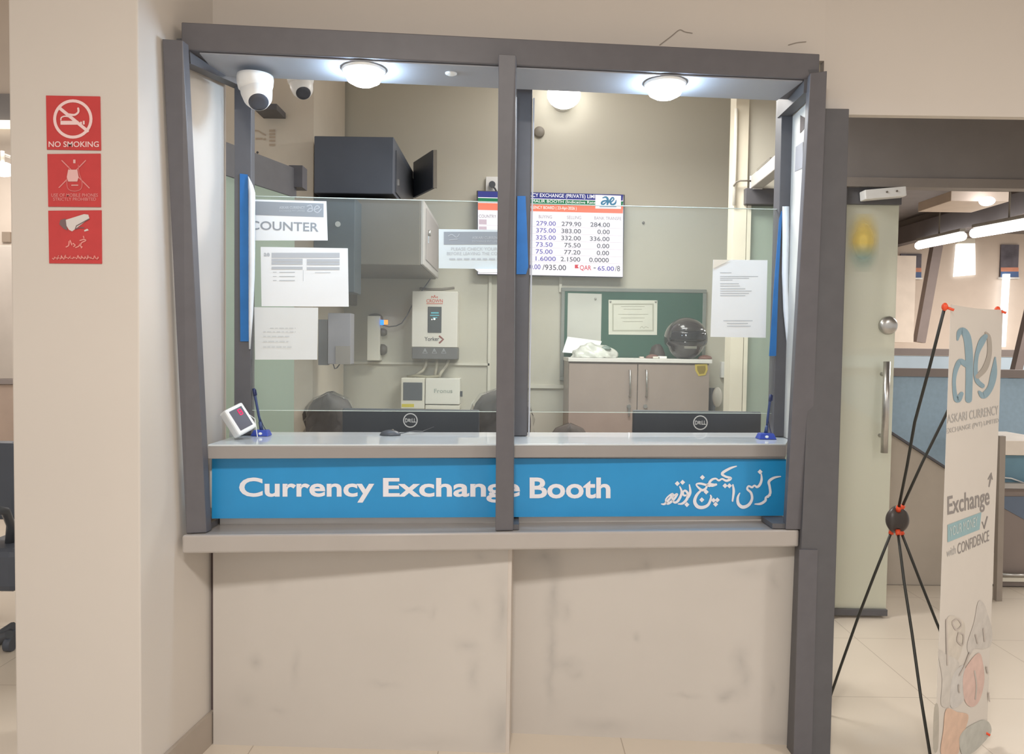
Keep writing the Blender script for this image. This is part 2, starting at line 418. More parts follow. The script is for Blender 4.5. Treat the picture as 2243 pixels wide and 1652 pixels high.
board('wall_front_lower_left', L0, L1, [(560, 1448, 22, 26, 1.2), (648, 1465, 14, 60, 0.9), (1045, 1325, 20, 22, .9), (1022, 1415, 40, 22, 1.1), (1040, 1480, 20, 50, 1.2),
     (1100, 1340, 26, 110, 1.4), (1100, 1590, 40, 90, 1.3), (910, 1335, 40, 10, .8), (947, 1340, 10, 25, .8), (840, 1500, 45, 12, .8), (540, 1530, 40, 40, .6), (610, 1556, 30, 12, .8), (1050, 1220, 20, 22, .9), (600, 1280, 22, 20, .6), (950, 1625, 120, 20, .6)], 0.08)
board('wall_front_lower_right', Q0, Q1, [(1195, 1222, 55, 45, 2.0), (1215, 1300, 26, 80, 1.3), (1208, 1420, 18, 160, 1.2), (1243, 1340, 16, 34, 1.2), (1240, 1455, 44, 22, 1.1), (1265, 1478, 22, 14, 1.0), (1205, 1500, 14, 60, .9),
     (1396, 1397, 10, 14, 1.3), (1417, 1240, 20, 22, 1.1), (1390, 1255, 40, 18, .8), (1620, 1450, 26, 48, 1.5), (1635, 1490, 18, 40, 1.2), (1600, 1515, 40, 26, 1.3), (1585, 1528, 22, 16, 1.1), (1695, 1272, 18, 34, 1.3), (1505, 1524, 44, 10, 1.1),
     (1640, 1250, 60, 24, .8), (1690, 1510, 14, 40, .8), (1320, 1590, 90, 26, .9), (1610, 1612, 60, 20, 1.0), (1700, 1612, 50, 24, 1.0)], 0.06)
# step between the two boards and the dark joint at the column
struct('trim_3', MB().prism([L1 + Vector((-0.002, 0.002, 0)), L1 + Vector((0.012, 0.0, 0)), Q0 + Vector((0.004, 0, 0)), Q0 + Vector((-0.02, 0, 0))], (0, 0, 0.675)), mat('step_paint', (206, 196, 186), .6))
j0, j1 = P(466, 1565, 2.492), P(468, 1215, 2.492)
struct('trim_4', MB().box((j0.x - 0.004, 2.486, j0.z), (j0.x + 0.004, 2.51, 0.675)), mat('joint_gap', (96, 82, 80), .8))
e0 = PZ(1741, 1633, 0)
struct('trim_5', MB().box((e0.x - 0.010, e0.y - 0.012, 0), (e0.x + 0.004, e0.y + 0.02, 0.675)), mat('pale_green_edge', (184, 188, 166), .3))

# booth walls
def wall_px(name, x0, x1, Y, dep, z0, z1, m, ym=600):
    return struct(name, MB().box((P(x0, ym, Y).x, Y, z0), (P(x1, ym, Y).x, Y + dep, z1)), m)
wall_px('wall_back', 560, 1660, 4.70, 0.12, 0, 3.05, WALLIN)
wall_px('wall_back_left', 420, 686, 3.95, 0.72, 0, 3.05, mat('pillar_paint', (212, 202, 186), .7, var=.02))
# storefront wall that holds the office door: pilaster, header, transom
STY = 3.73
wall_px('wall_back_right', 1604, 1632, STY, 0.10, 0, 3.05, mat('pilaster_paint', (226, 218, 198), .6, var=.02))
struct('wall_right', MB().box((P(1632, 600, STY).x, STY + 0.02, P(1650, 413, STY).z + 0.002), (P(1800, 300, STY).x, STY + 0.12, 3.05)), WALLIN)

# ================================================================== BOOTH FRAME
frame = thing('booth_portal', 'charcoal metal portal of the booth, standing on the ledge', 'portal', (0, 2.4, 0.73))
DV = Vector((0.076, 1, 0)).normalized()
h0, h1 = PZ(397, 48, 2.218), PZ(1796, 118, 2.218)
z1_ = 2.14
hd = (h1 - h0); hn = Vector((-hd.y, hd.x, 0)).normalized()
link('header', MB().prism([h0, h1, Vector((h1.x, h1.y, z1_)), Vector((h0.x, h0.y, z1_))], hn * 0.20), FRAME, frame, bevel=0.003)
link('soffit_panel', MB().prism([h0 + hd * .025 + hn * .012 + Vector((0, 0, -.079)), h0 + hd * .975 + hn * .012 + Vector((0, 0, -.079)), h0 + hd * .975 + hn * .197 + Vector((0, 0, -.079)), h0 + hd * .025 + hn * .197 + Vector((0, 0, -.079))], (0, 0, -0.004)), mat('soffit_grey', (158, 160, 166), .5, var=.03), frame)
def quad(mb, tl, tr, br, bl, dep): return mb.prism([tl, tr, br, bl], DV * dep)
zt = 0.732
def jfoot(px, py): return PZ(px, py, zt)
jl_b0, jl_b1 = jfoot(408, 1169), jfoot(452, 1167)
link('jamb', quad(MB(), P(355, 85, jl_b0.y - .085), P(400, 88, jl_b0.y - .085), jl_b1, jl_b0, .035), FRAME, frame, bevel=0.002)
jr_b0, jr_b1 = jfoot(1721, 1160), jfoot(1752, 1160)
link('jamb', quad(MB(), P(1775, 160, jr_b0.y - .05), P(1812, 155, jr_b0.y - .05), jr_b1 + Vector((.03, 0, 0)), jr_b0, .035), FRAME, frame, bevel=0.002)
mu0, mu1 = jfoot(1085, 1163), jfoot(1124, 1162)
link('mullion', quad(MB(), P(1092, 118, mu0.y - .07), P(1130, 120, mu0.y - .07), mu1, mu0, .03), FRAME, frame, bevel=0.002)
for (xa, xb, yb, base) in ((450, 487, 1142, jl_b1), (1122, 1136, 1142, mu1), (1703, 1722, 1142, jr_b0)):
    q0, q1 = PZ((xa), 1166, zt), PZ(xb, yb, zt)
    link('foot_block', MB().box((min(q0.x, q1.x), base.y + .01, zt), (max(q0.x, q1.x), q1.y, zt + .016)), FRAME2, frame)
# rear posts on the worktop
RB0, RB1 = P(513, 900, 2.56), P(1740, 900, 2.74)
REAR = Pan((RB0.x, RB0.y, 0.0), (RB1.x, RB1.y, 0.0), (RB0.x, RB0.y, 1.0))
def vert_strip(mb, pan, xl, xr, ym, z0, z1, dep, off=0.0):
    a = pan.map(xl, ym)[0]; b = pan.map(xr, ym)[0]
    return mb.prism([pan.pt(a, z0, off), pan.pt(b, z0, off), pan.pt(b, z1, off), pan.pt(a, z1, off)], -pan.n * dep)
for xl, xr2 in ((513, 550), (1126, 1160), (1702, 1733)):
    link('rear_post', vert_strip(MB(), REAR, xl, xr2, 640, 0.997, 2.222, 0.05), FRAME2, frame, bevel=0.002)
for xs_ in (1125, 1163):
    link('corner_strip', vert_strip(MB(), REAR, xs_ - 1.5, xs_ + 1.5, 640, 0.997, 2.14, 0.012, .004), mat('strip_pale', (196, 198, 204), .25, .3, var=0), frame)
link('side_beam', MB().beam(P(402, 112, 2.27), P(531, 172, 2.60), .04, .07), FRAME2, frame)
link('side_beam', MB().beam(P(1776, 178, 2.43), P(1716, 236, 2.76), .04, .07), FRAME2, frame)
# dark posts down to the floor at the right of the booth
PY = 2.44
pb = thing('doorway_post', 'tall charcoal post from floor to bulkhead right of the booth', 'post', (P(1780, 1600, PY).x, PY, 0))
p0 = P(1744, 1400, PY); p1 = P(1781, 1500, PY)
link('inner_stile', MB().box((p0.x, PY - .006, 0), (p1.x, PY - .0004, 0.672)), FRAME, pb)
t0, t1 = P(1794, 252, PY), P(1860, 252, PY); g1 = P(1819, 1652, PY)
link('outer_stile', MB().prism([Vector((t0.x, PY, zb)), Vector((t1.x, PY, zb)), Vector((g1.x, PY, 0)), Vector((p0.x, PY, 0))], (0, .058, 0)), FRAME2, pb, bevel=.002)
# white side lining with a cut-out and a faint grey plate, between front jamb and rear post
sp = thing('side_lining', 'white lining panel with dark cut-out between right front jamb and rear post', 'panel', P(1750, 950, 2.6))
s0, s1 = Vector((P(1768, 500, 2.50).x, 2.50, 0)), Vector((P(1726, 500, 2.76).x, 2.76, 0))
SPAN = Pan((s1.x, s1.y, 0), (s0.x, s0.y, 0), (s1.x, s1.y, 1))
link('lining_board', MB().prism([(s0.x, s0.y, .997), (s1.x, s1.y, .997), (s1.x, s1.y, 2.134), (s0.x, s0.y, 2.134)], (.012, 0, 0)), mat('lining_white', (214, 212, 206), .5), sp)
# ledge
q0, q1 = PZ(398, 1173, .73), PZ(1751, 1161, .73)
qd = (q1 - q0).normalized(); qn = Vector((-qd.y, qd.x, 0))
bk = [Vector((q1.x, 2.64, .73)), Vector((flank_mid.x + .004, 2.56, .73))]
fl2 = Vector((flank_mid.x + .004, 2.502, .73))
one('ledge', MB().prism([q0, q1] + bk + [fl2], (0, 0, -.055)), SHELFM, 'low grey laminate ledge running along the front of the booth', 'ledge', bevel=.006)

# ================================================================== SERVICE COUNTER
ZC = 0.995
c0, c1 = PZ(455, 974, ZC), PZ(1722, 972, ZC); b0, b1 = PZ(520, 946, ZC), PZ(1735, 948, ZC)
ctr = thing('service_counter', 'glossy grey service counter with greige front edge above blue sign', 'counter', (0, 2.6, 0.73))
link('worktop', MB().prism([c0, c1, b1, Vector((c0.x, b0.y, ZC))], (0, 0, -.006)), TOPM, ctr, bevel=.0015)
link('edge_band', MB().prism([c0, c1, b1, Vector((c0.x, b0.y, ZC))], (0, 0, -.042)).__class__().prism([c0 - Vector((0, 0, .0062)), c1 - Vector((0, 0, .0062)), b1 - Vector((0, 0, .0062)), Vector((c0.x, b0.y, ZC - .0062))], (0, 0, -.037)), FASCIA, ctr, bevel=.002)
sg0, sg1 = P(464, 1136, 2.375), P(1720, 1130, 2.575)
SIGN = Pan(sg0, sg1, sg0 + Vector((0, 0, 1)))
fp0, fp1 = SIGN.px(457, 1070, -.012), SIGN.px(1722, 1070, -.012)
link('front_panel', MB().prism([Vector((fp0.x, fp0.y, .99 - .037)), Vector((fp1.x, fp1.y, .99 - .037)), Vector((fp1.x, fp1.y, .79)), Vector((fp0.x, fp0.y, .79))], -SIGN.n * .02), mat('panel_white', (232, 226, 220), .5), ctr)
link('plinth', MB().prism([Vector((fp0.x + .02, fp0.y + .03, .79)), Vector((fp1.x, fp1.y + .01, .79)), Vector((fp1.x, fp1.y + .01, .73)), Vector((fp0.x + .02, fp0.y + .03, .73))], -SIGN.n * .02), mat('panel_white', (232, 226, 220), .5), ctr)
link('desk_top', MB().box((-.95, 2.93, .70), (.98, 3.35, .73)), FASCIA, ctr)

# blue sign
sign = thing('booth_sign', 'long blue sign lettered in white in English and Urdu under the counter', 'sign', (SIGN.px(1090, 1136)))
zt_s = SIGN.map(1000, 1004)[1]
a0 = SIGN.map(464, 1070)[0]; a1 = SIGN.map(1720, 1070)[0]
link('board', MB().prism([SIGN.pt(a0, 0), SIGN.pt(a1, 0), SIGN.pt(a1, zt_s), SIGN.pt(a0, zt_s)], -SIGN.n * .01), BLUE, sign)
mb = MB()
mb.text(SIGN, 'Currency', 524, 1046, 820, 1101, .025, .0015)
mb.text(SIGN, 'Exchange', 839, 1047, 1139, 1101, .025, .0015)
mb.text(SIGN, 'Booth', 1160, 1046, 1337, 1092, .025, .0015)
link('english_lettering', mb, WHITEV, sign)
def C3(pts): return [(1080 + x * .3388, 900 + y * .3388) for x, y in pts]
mb = MB()
def ur(pts, wd): mb.stroke(SIGN, C3(pts), [q * .40 for q in wd] if isinstance(wd, list) else wd * .3388, .0015)
def dot(*ps):
    for x, y in ps:
        X, Y = C3([(x, y)])[0]; r = 5.6
        mb.poly(SIGN, [(X - r, Y), (X, Y - r), (X + r, Y), (X, Y + r)], .0016)
# booth
ur([(1088, 602), (1108, 602), (1135, 575), (1162, 538), (1138, 548), (1116, 575), (1128, 600), (1165, 575), (1190, 538), (1166, 550), (1158, 575), (1172, 592), (1192, 585), (1212, 552), (1218, 520), (1206, 490)], [6, 12, 13, 12, 9, 9, 13, 13, 11, 8, 9, 12, 14, 14, 12, 7])
dot((1190, 470), (1224, 462), (1252, 606))
ur([(1196, 602), (1225, 598), (1252, 570), (1258, 535), (1240, 515), (1226, 530), (1236, 548), (1258, 540)], [6, 13, 15, 14, 11, 11, 11, 8])
ur([(1262, 556), (1274, 525), (1268, 478)], [14, 14, 7])
# exchange
ur([(1572, 358), (1530, 372), (1480, 404), (1500, 424), (1536, 436), (1508, 452), (1480, 440), (1458, 450), (1438, 438), (1412, 446), (1398, 470), (1440, 476)], [6, 13, 15, 12, 14, 13, 10, 11, 10, 13, 13, 8])
ur([(1440, 476), (1412, 484), (1385, 474), (1375, 500), (1348, 512), (1312, 478), (1340, 470), (1398, 486)], [13, 13, 10, 12, 14, 8, 12, 12])
ur([(1345, 512), (1315, 545), (1302, 585), (1320, 618), (1355, 624), (1390, 606), (1408, 562), (1404, 545)], [11, 15, 18, 19, 18, 15, 12, 7])
dot((1352, 430), (1376, 524), (1348, 575), (1424, 578), (1448, 576), (1437, 604), (1498, 484), (1526, 484))
ur([(1548, 478), (1554, 520), (1546, 582)], [9, 14, 9])
# currency
ur([(1732, 408), (1734, 445), (1722, 478), (1704, 492), (1688, 482), (1672, 494), (1650, 486), (1642, 506), (1666, 530), (1672, 570), (1650, 608), (1612, 622), (1584, 600), (1580, 562), (1592, 532)], [7, 13, 14, 13, 9, 12, 10, 12, 13, 14, 17, 19, 17, 13, 7])
dot((1724, 394), )
ur([(1856, 424), (1815, 432), (1782, 456), (1786, 490), (1790, 530), (1774, 556)], [6, 13, 15, 13, 14, 12])
ur([(1786, 545), (1762, 560), (1758, 580), (1728, 600), (1690, 602)], [12, 12, 14, 14, 6])
link('urdu_lettering', mb, WHITEV, sign)

# ================================================================== SOFFIT LIGHTS, CAMERAS, WALL BULB
COOL = emis('cool_led', (200, 228, 255), 100.0); WARMW = emis('white_led', (255, 252, 246), 8.0)
def downlight(px, py, label):
    # sits under the soffit panel
    c = PZ(px, py - 6, z1_ - .006)
    t = thing('soffit_light', label, 'light', c, 'round lights under the header')
    link('trim_ring', MB().lathe(c, (0, 0, -1), [(.066, 0), (.066, .006), (.056, .012), (.050, .012)]), WHITEP, t)
    link('diffuser', MB().lathe(c - Vector((0, 0, .010)), (0, 0, -1), [(.055, 0), (.055, .012), (.048, .026), (.030, .036), (.0, .040)]), COOL, t)
downlight(797, 158, 'glowing round bluish soffit light left of the centre mullion')
downlight(1457, 188, 'glowing round bluish soffit light right of the centre mullion')
sc = PZ(988, 160, z1_ - .005)
one('spot_clip', MB().lathe(sc, (0, 0, -1), [(.018, 0), (.018, .003), (.012, .006), (.0, .006)]), WHITEP, 'small pale round fitting on the soffit beside the left light', 'fitting')

def dome_camera(cx, cy, Y, k, top, label, lx, ly, stem=None):
    c = P(cx, cy, Y); t = thing('security_camera', label, 'camera', c + Vector((0, 0, top)), 'white dome cameras')
    R = .062 * k
    link('mounting_base', MB().lathe(c + Vector((0, 0, top)), (0, 0, -1), [(R * 1.0, 0), (R * 1.02, .012 * k), (R * 1.0, .03 * k), (R * .92, .05 * k), (R * .6, .055 * k)]), WHITEP, t)
    d = (Vector((.30, -.55, -.75))).normalized()
    h = c + Vector((.004 * k, 0, top - .052 * k))
    link('camera_head', MB().lathe(h - d * .045 * k, d, [(R * .0, -.01 * k), (R * .55, .0), (R * .86, .02 * k), (R * .88, .05 * k), (R * .80, .085 * k), (R * .62, .108 * k), (R * .56, .112 * k)]), WHITEP, t)
    link('lens_window', MB().lathe(h + d * .066 * k, d, [(R * .56, 0), (R * .54, .003 * k), (R * .3, .004 * k), (0, .0042 * k)]), mat('lens_black', (72, 74, 82), .25, var=0), t)
    if stem: link('drop_pipe', MB().cyl(c + Vector((0, 0, top)), Vector((c.x, c.y, stem)), .02), WHITEP, t)
dome_camera(559, 166, 2.40, 0.86, .0, 'white dome security camera under the left end of the header', 572, 212)
dome_camera(658, 172, 3.30, 0.88, .02, 'fainter white dome camera further back behind the glass, near the pillar', 665, 208, stem=3.05)

c = P(1235, 208, 4.60)
t = thing('wall_light', 'glowing white round light high on the back wall above the rates screen', 'light', c)
link('holder', MB().cyl((c.x, 4.699, c.z), (c.x, 4.61, c.z), .07), WHITEP, t)
link('globe', MB().ball(c, .098, .045, .082), WARMW, t)

# ================================================================== GLASS SCREENS WITH PAPERS
GP = REAR.off(-.018)      # front face of the panes
zg0 = GP.map(1130, 902)[1]
def pane(x0, x1, ytl, ytr, label):
    t = thing('glass_screen', label, 'glass screen', GP.px((x0 + x1) / 2, 902), 'clear glass screens above the counter')
    a, b = GP.map(x0, 640)[0], GP.map(x1, 640)[0]; zl, zr = GP.map(x0, ytl)[1], GP.map(x1, ytr)[1]
    link('glass', MB().prism([GP.pt(a, zg0), GP.pt(b, zg0), GP.pt(b, zr), GP.pt(a, zl)], -GP.n * .008), GLASSP, t)
    link('polished_edge', MB().prism([GP.pt(a, zl, .0), GP.pt(b, zr, .0), GP.pt(b, zr + .0022, .0), GP.pt(a, zl + .0022, .0)], -GP.n * .008), EDGE, t)
    link('polished_edge', MB().prism([GP.pt(a, zg0 - .0016, .0), GP.pt(b, zg0 - .0016, .0), GP.pt(b, zg0, .0), GP.pt(a, zg0, .0)], -GP.n * .008), EDGE, t)
pane(551, 1125, 430, 444, 'clear glass screen left of the mullion carrying four paper notices')
pane(1161, 1699, 447, 459, 'clear glass screen right of the mullion carrying one white notice')

def sheet(pan, x0, y0, x1, y1, thick=.0008, off=.0010, quadpts=None):
    q = quadpts or [(x0, y0), (x1, y0), (x1, y1), (x0, y1)]
    return MB().prism([pan.px(x, y, off) for x, y in q], -pan.n * thick * .9)
def lines(mb, pan, rows, off):
    for (x0, y, x1, h) in rows: mb.rect(pan, x0, y, x1, y + h, off)
# 1 counter notice
def notice(label, q, pan=GP, m=PAPER, name='paper_notice', group='papers on the glass screens'):
    xs = [p[0] for p in q]; ys = [p[1] for p in q]
    t = thing(name, label, 'paper', pan.px(sum(xs) / 4, max(ys)), group)
    link('paper_sheet', sheet(pan, 0, 0, 0, 0, quadpts=q), m, t); return t
t = notice('paper notice reading COUNTER under a grey band, on the left screen', [(555, 437), (715, 441), (718, 527), (555, 527)])
mb = MB(); mb.poly(GP, [(557, 441), (709, 446), (709, 476), (557, 471)], .0016); link('grey_band', mb, INKM, t)
mb = MB()
mb.text(GP, 'ASKARI CURRENCY', 612, 452, 668, 458, .02, .0022); mb.text(GP, 'EXCHANGE PVT LIMITED', 612, 460, 668, 464, .0, .0022)
mb.stroke(GP, [(673, 452), (682, 450), (684, 462), (674, 463), (678, 457), (684, 457)], 2, .0022); mb.stroke(GP, [(690, 459), (700, 455), (694, 451), (688, 460), (696, 466), (704, 458)], 2, .0022)
link('band_lettering', mb, INKL, t)
mb = MB(); mb.text(GP, 'COUNTER', 548, 486, 698, 508, .012, .0018, skew=(484, 503, 488, 508))
link('lettering', mb, INKM, t)
# 2 table paper
t = notice('white landscape paper with a grey table printed on it, second notice down', [(571, 541), (762, 544), (764, 672), (573, 671)])
mb = MB(); lines(mb, GP, [(595, 554, 744, 11)], .0016)
for y in (567, 574, 584.5): lines(mb, GP, [(595, y, 663, 6), (672, y + 1, 744, 6)], .0016)
mb.text(GP, 'ae', 578, 554, 591, 562, .03, .0016); link('printed_table', mb, INKL, t)
mb = MB()
for k, y in enumerate((596, 605, 614)): lines(mb, GP, [(612, y, 646, 1.6), (598, y, 606, 1.2)], .0016)
lines(mb, GP, [(690, 597, 724, 1.2), (664, 592, 664.8, 24)], .0016); link('printed_lines', mb, INKL, t)
# 3 pale paper
t = notice('pale portrait paper with faint print, lowest notice on the left screen', [(557, 673), (697, 674), (695, 788), (559, 788)], m=mat('off_white_paper', (222, 224, 222), .8, var=.02))
mb = MB()
for y, xa, xb in ((718, 592, 648), (726, 577, 648), (736, 577, 634), (747, 577, 632), (759, 577, 640)):
    x = xa
    while x < xb: wd = random.uniform(5, 13); mb.rect(GP, x, y, min(x + wd, xb), y + 2.2, .0016); x += wd + 3
link('printed_lines', mb, mat('faint_ink', (204, 207, 207), .8, var=0), t)
# 4 notice by the mullion
t = notice('paper notice with grey band and capital lines, tucked beside the mullion on left screen', [(961, 502), (1121, 504), (1121, 590), (961, 588)], m=mat('cool_paper', (214, 222, 222), .8, var=.02))
mb = MB(); mb.rect(GP, 972, 508, 1121, 536, .0016); link('grey_band', mb, INKM, t)
mb = MB(); mb.text(GP, 'ASKARI CURRENCY', 1034, 518, 1100, 524, .01, .0022); mb.text(GP, 'EXCHANGE PVT LIMITED', 1034, 527, 1100, 531, .0, .0022)
mb.stroke(GP, [(982, 517), (990, 514), (1000, 520), (1006, 513)], 1.5, .0022); mb.stroke(GP, [(984, 526), (1002, 524)], 1.5, .0022); link('band_lettering', mb, INKL, t)
mb = MB(); mb.text(GP, 'PLEASE CHECK YOUR CASH', 988, 542, 1118, 549, .0, .0018); mb.text(GP, 'BEFORE LEAVING THE COUNTER', 979, 552, 1120, 559, .0, .0018)
x = 984
while x < 1115: wd = random.uniform(8, 16); mb.rect(GP, x, 566, x + wd, 569.5, .0018); x += wd + 4
link('lettering', mb, INKL, t)
# slip tray under it
t = one('acrylic_slip', MB().prism([GP.px(1040, 590, .012), GP.px(1121, 590, .012), GP.px(1121, 598, .014), GP.px(1050, 598, .014)], -GP.n * .0135), WHITEF, 'pale acrylic strip stuck to glass under the notice beside the mullion', 'strip')
# 5 QR paper (code itself left out)
t = notice('tall white notice with fine print and folded corner, on the right screen', [(1562, 569), (1681, 570), (1677, 740), (1556, 738)])
mb = MB()
for y, xa, xb in ((597, 1577, 1602), (605, 1577, 1660), (609, 1577, 1640), (613, 1577, 1604), (621, 1577, 1618), (626, 1577, 1620), (632, 1577, 1632), (637, 1577, 1646), (642, 1577, 1640), (647, 1577, 1632), (702, 1584, 1648), (708, 1592, 1638), (714, 1592, 1644)):
    mb.rect(GP, xa, y, xb, y + 1.4, .0016)
link('printed_lines', mb, INKL, t)
plabel(link('folded_corner', MB().poly(GP, [(1562, 569), (1600, 569.5), (1561, 589)], .004), mat('fold_paper', (232, 224, 208), .8), t), 'cream folded corner')

# blue film strips on the posts, with peeling white backing
def film(name, q, label, curl=None):
    t = thing('film_strip', label, 'film strip', REAR.px(q[2][0], q[2][1]), 'blue film strips on the posts')
    link('blue_film', MB().prism([REAR.px(x, y, .004) for x, y in q], -REAR.n * .003), BLUETAPE, t)
    if curl:
        mb = MB(); n = len(curl); vs = []
        for (xl, xr, y, d) in curl: vs += [REAR.px(xl, y, .006), REAR.px((xl + xr) / 2, y, .006 + d), REAR.px(xr, y, .006 + d * .4)]
        mb.add(vs, [(3 * i + k, 3 * i + k + 3, 3 * i + k + 4, 3 * i + k + 1) for i in range(n - 1) for k in (0, 1)], True)
        o = link('peeled_backing', mb, WHITEF, t); s = o.modifiers.new('solid', 'SOLIDIFY'); s.thickness = .0015
film('l', [(526, 381), (543, 383), (545, 560), (546, 748), (527, 748), (526, 560)], 'blue film strip on left rear post with curled white backing',
     [(544, 546, 388, .004), (544, 556, 408, .01), (545, 561, 425, .015), (545, 561, 500, .015), (545, 560, 600, .012), (545, 556, 690, .01), (546, 550, 765, .004)])
film('m', [(1133, 430), (1151, 430), (1154, 500), (1157, 585), (1152, 601), (1131, 601), (1132, 520)], 'short blue film strip on middle rear post behind the mullion')
film('r', [(1711, 462), (1712, 470), (1704, 620), (1699, 780), (1684, 780), (1695, 620), (1706, 480)], 'blue film strip on right rear post with hanging white backing',
     [(1712, 1727, 453, .004), (1712, 1727, 520, .008), (1711, 1725, 600, .01), (1714, 1727, 680, .012), (1720, 1730, 740, .012), (1725, 1728, 775, .006)])

# ================================================================== ON THE COUNTER
def on_counter(px, py): return PZ(px, py, ZC + .0005)
# token display
cpos = on_counter(525, 964)
t = thing('token_display', 'small white tilted digital display with dark screen at the left counter end', 'display', cpos)
u = Vector((.83, .45, 0)).normalized() * 1.0
hx, hy = .036, .046
tilt = math.radians(24)
Rz = Matrix.Rotation(math.radians(48), 3, 'Z') @ Matrix.Rotation(-tilt, 3, 'X') @ Matrix.Rotation(math.radians(-22), 3, 'Y')
ctrp = on_counter(525, 964) + Vector((0, .012, .047))
def loc(p): return ctrp + Rz @ Vector(p)
def lbox(lo, hi):
    mb = MB().box(lo, hi); mb.v = [loc(v) for v in mb.v]; return mb
zmin = min(v.z for v in lbox((-hx, 0, -hy), (hx, .038, hy)).v); ctrp += Vector((0, 0, ZC + .001 - zmin))
link('housing', lbox((-hx, 0, -hy), (hx, .038, hy)), WHITEP, t, bevel=.006)
link('screen', lbox((-hx * .68, -.001, -hy * .74), (hx * .68, .004, hy * .76)), mat('display_dark', (84, 78, 84), .3, var=0), t)
mb = MB(); dpn = Pan(loc((-hx, -.0015, -hy)), loc((hx, -.0015, -hy)), loc((-hx, -.0015, hy)))
for k in range(2):
    mb2 = [(.052, .062), (.058, .062), (.058, .078), (.052, .078)]
for (a_, b_, c_, d_) in ((.040, .073, .050, .0755), (.040, .064, .050, .0665), (.040, .055, .050, .0575), (.0385, .057, .041, .074), (.049, .057, .0515, .074)):
    mb.add([dpn.pt(a_, b_, .0005), dpn.pt(c_, b_, .0005), dpn.pt(c_, d_, .0005), dpn.pt(a_, d_, .0005)], [(0, 1, 2, 3)])
plabel(link('lit_digit', mb, emis('red_led', (255, 40, 90), 1.6), t), 'red lit digit')
st = on_counter(497, 968)
lp = MB().beam(loc((-hx * .5, .022, hy * .2)), Vector((loc((-hx * .6, .06, 0)).x, loc((0, .06, 0)).y + .02, ZC + .003)), .012, .004)
link('prop_leg', lp, WHITEP, t)
cab = [loc((hx * .9, .012, -hy * .1)), loc((hx * 1.3, .02, -hy * .05)), loc((hx * 1.9, .04, -hy * .4)), Vector((loc((hx * 2.2, 0, 0)).x, loc((0, .06, 0)).y, ZC + .004))]
link('cable', MB().tube(cab, .0016, 6), WHITEP, t)

PENB = mat('pen_blue', (58, 78, 168), .3, var=.05); PEND = mat('pen_navy', (52, 68, 112), .35, var=.05)
def pen_stand(bx, by, top, label, s=1):
    c = on_counter(bx, by); t = thing('pen_holder', label, 'pen holder', c, 'blue pens in counter holders')
    k = c.y / FPX
    mb = MB(); w0, w1, hh = 20 * k, 15 * k, 13 * k
    lo = [Vector((c.x - w0, c.y - .016, c.z)), Vector((c.x + w0, c.y - .016, c.z)), Vector((c.x + w0, c.y + .030, c.z)), Vector((c.x - w0, c.y + .030, c.z))]
    hi = [Vector((c.x - w1, c.y - .006, c.z + hh)), Vector((c.x + w1, c.y - .006, c.z + hh)), Vector((c.x + w1, c.y + .024, c.z + hh)), Vector((c.x - w1, c.y + .024, c.z + hh))]
    mb.add(lo + hi, [(3, 2, 1, 0), (4, 5, 6, 7), (0, 1, 5, 4), (1, 2, 6, 5), (2, 3, 7, 6), (3, 0, 4, 7)])
    link('base', mb, PENB, t, bevel=.003)
    link('maker_mark', MB().ball((c.x + 2 * k * s, c.y - .013, c.z + hh * .45), 4 * k, .002, 3 * k), WHITEP, t)
    foot = Vector((c.x, c.y + .010, c.z + hh * .8)); tip = P(top[0], top[1], c.y + .02)
    mid = foot.lerp(tip, .38)
    link('socket', MB().tube([foot, foot.lerp(tip, .22)], [.0065, .0052], 12), PEND, t)
    link('pen', MB().tube([foot.lerp(tip, .2), mid, foot.lerp(tip, .8), tip], [.003, .0042, .0042, .0038], 12), PEND, t)
    link('pen_cap', MB().tube([foot.lerp(tip, .84), tip + (tip - foot) * .02], [.0052, .0048], 12).beam(foot.lerp(tip, .86) + Vector((.006, -.002, 0)), tip + Vector((.006, -.002, 0)), .002, .004), mat('cap_navy', (44, 52, 92), .35), t)
    pth = []
    a_, b_ = mid + Vector((.002, 0, 0)), Vector((c.x + w0 * .8, c.y + .01, c.z + hh * .6))
    for i in range(9):
        q = i / 8; p = a_.lerp(b_, q); p.z -= .012 * math.sin(math.pi * q); pth.append(p)
    link('chain', MB().tube(pth, .0014, 6), mat('cap_navy', (44, 52, 92), .35), t)
pen_stand(571, 955, (556, 853), 'blue leaning pen in a holder beside the small white display', 1)
pen_stand(1679, 962, (1688, 866), 'blue upright pen in a holder at the right end of the counter', -1)

mc = on_counter(853, 955)
t = thing('mouse', 'black computer mouse lying on the counter in front of left monitor', 'mouse', mc)
link('shell', MB().ball(mc + Vector((0, .016, .0)), .036, .020, .019, fn=lambda q, d: Vector((q.x, q.y, max(q.z, 0)))), BLACKP, t)
link('wheel', MB().cyl(mc + Vector((.008, .012, .017)), mc + Vector((.008, .02, .017)), .004, n=12), GREYST, t)
link('cable', MB().tube([mc + Vector((.034, .016, .006)), mc + Vector((.055, .03, .01)), mc + Vector((.08, .05, .012)), mc + Vector((.10, .10, .006)), mc + Vector((.12, .30, .001))], .0014, 6), BLACKP, t)

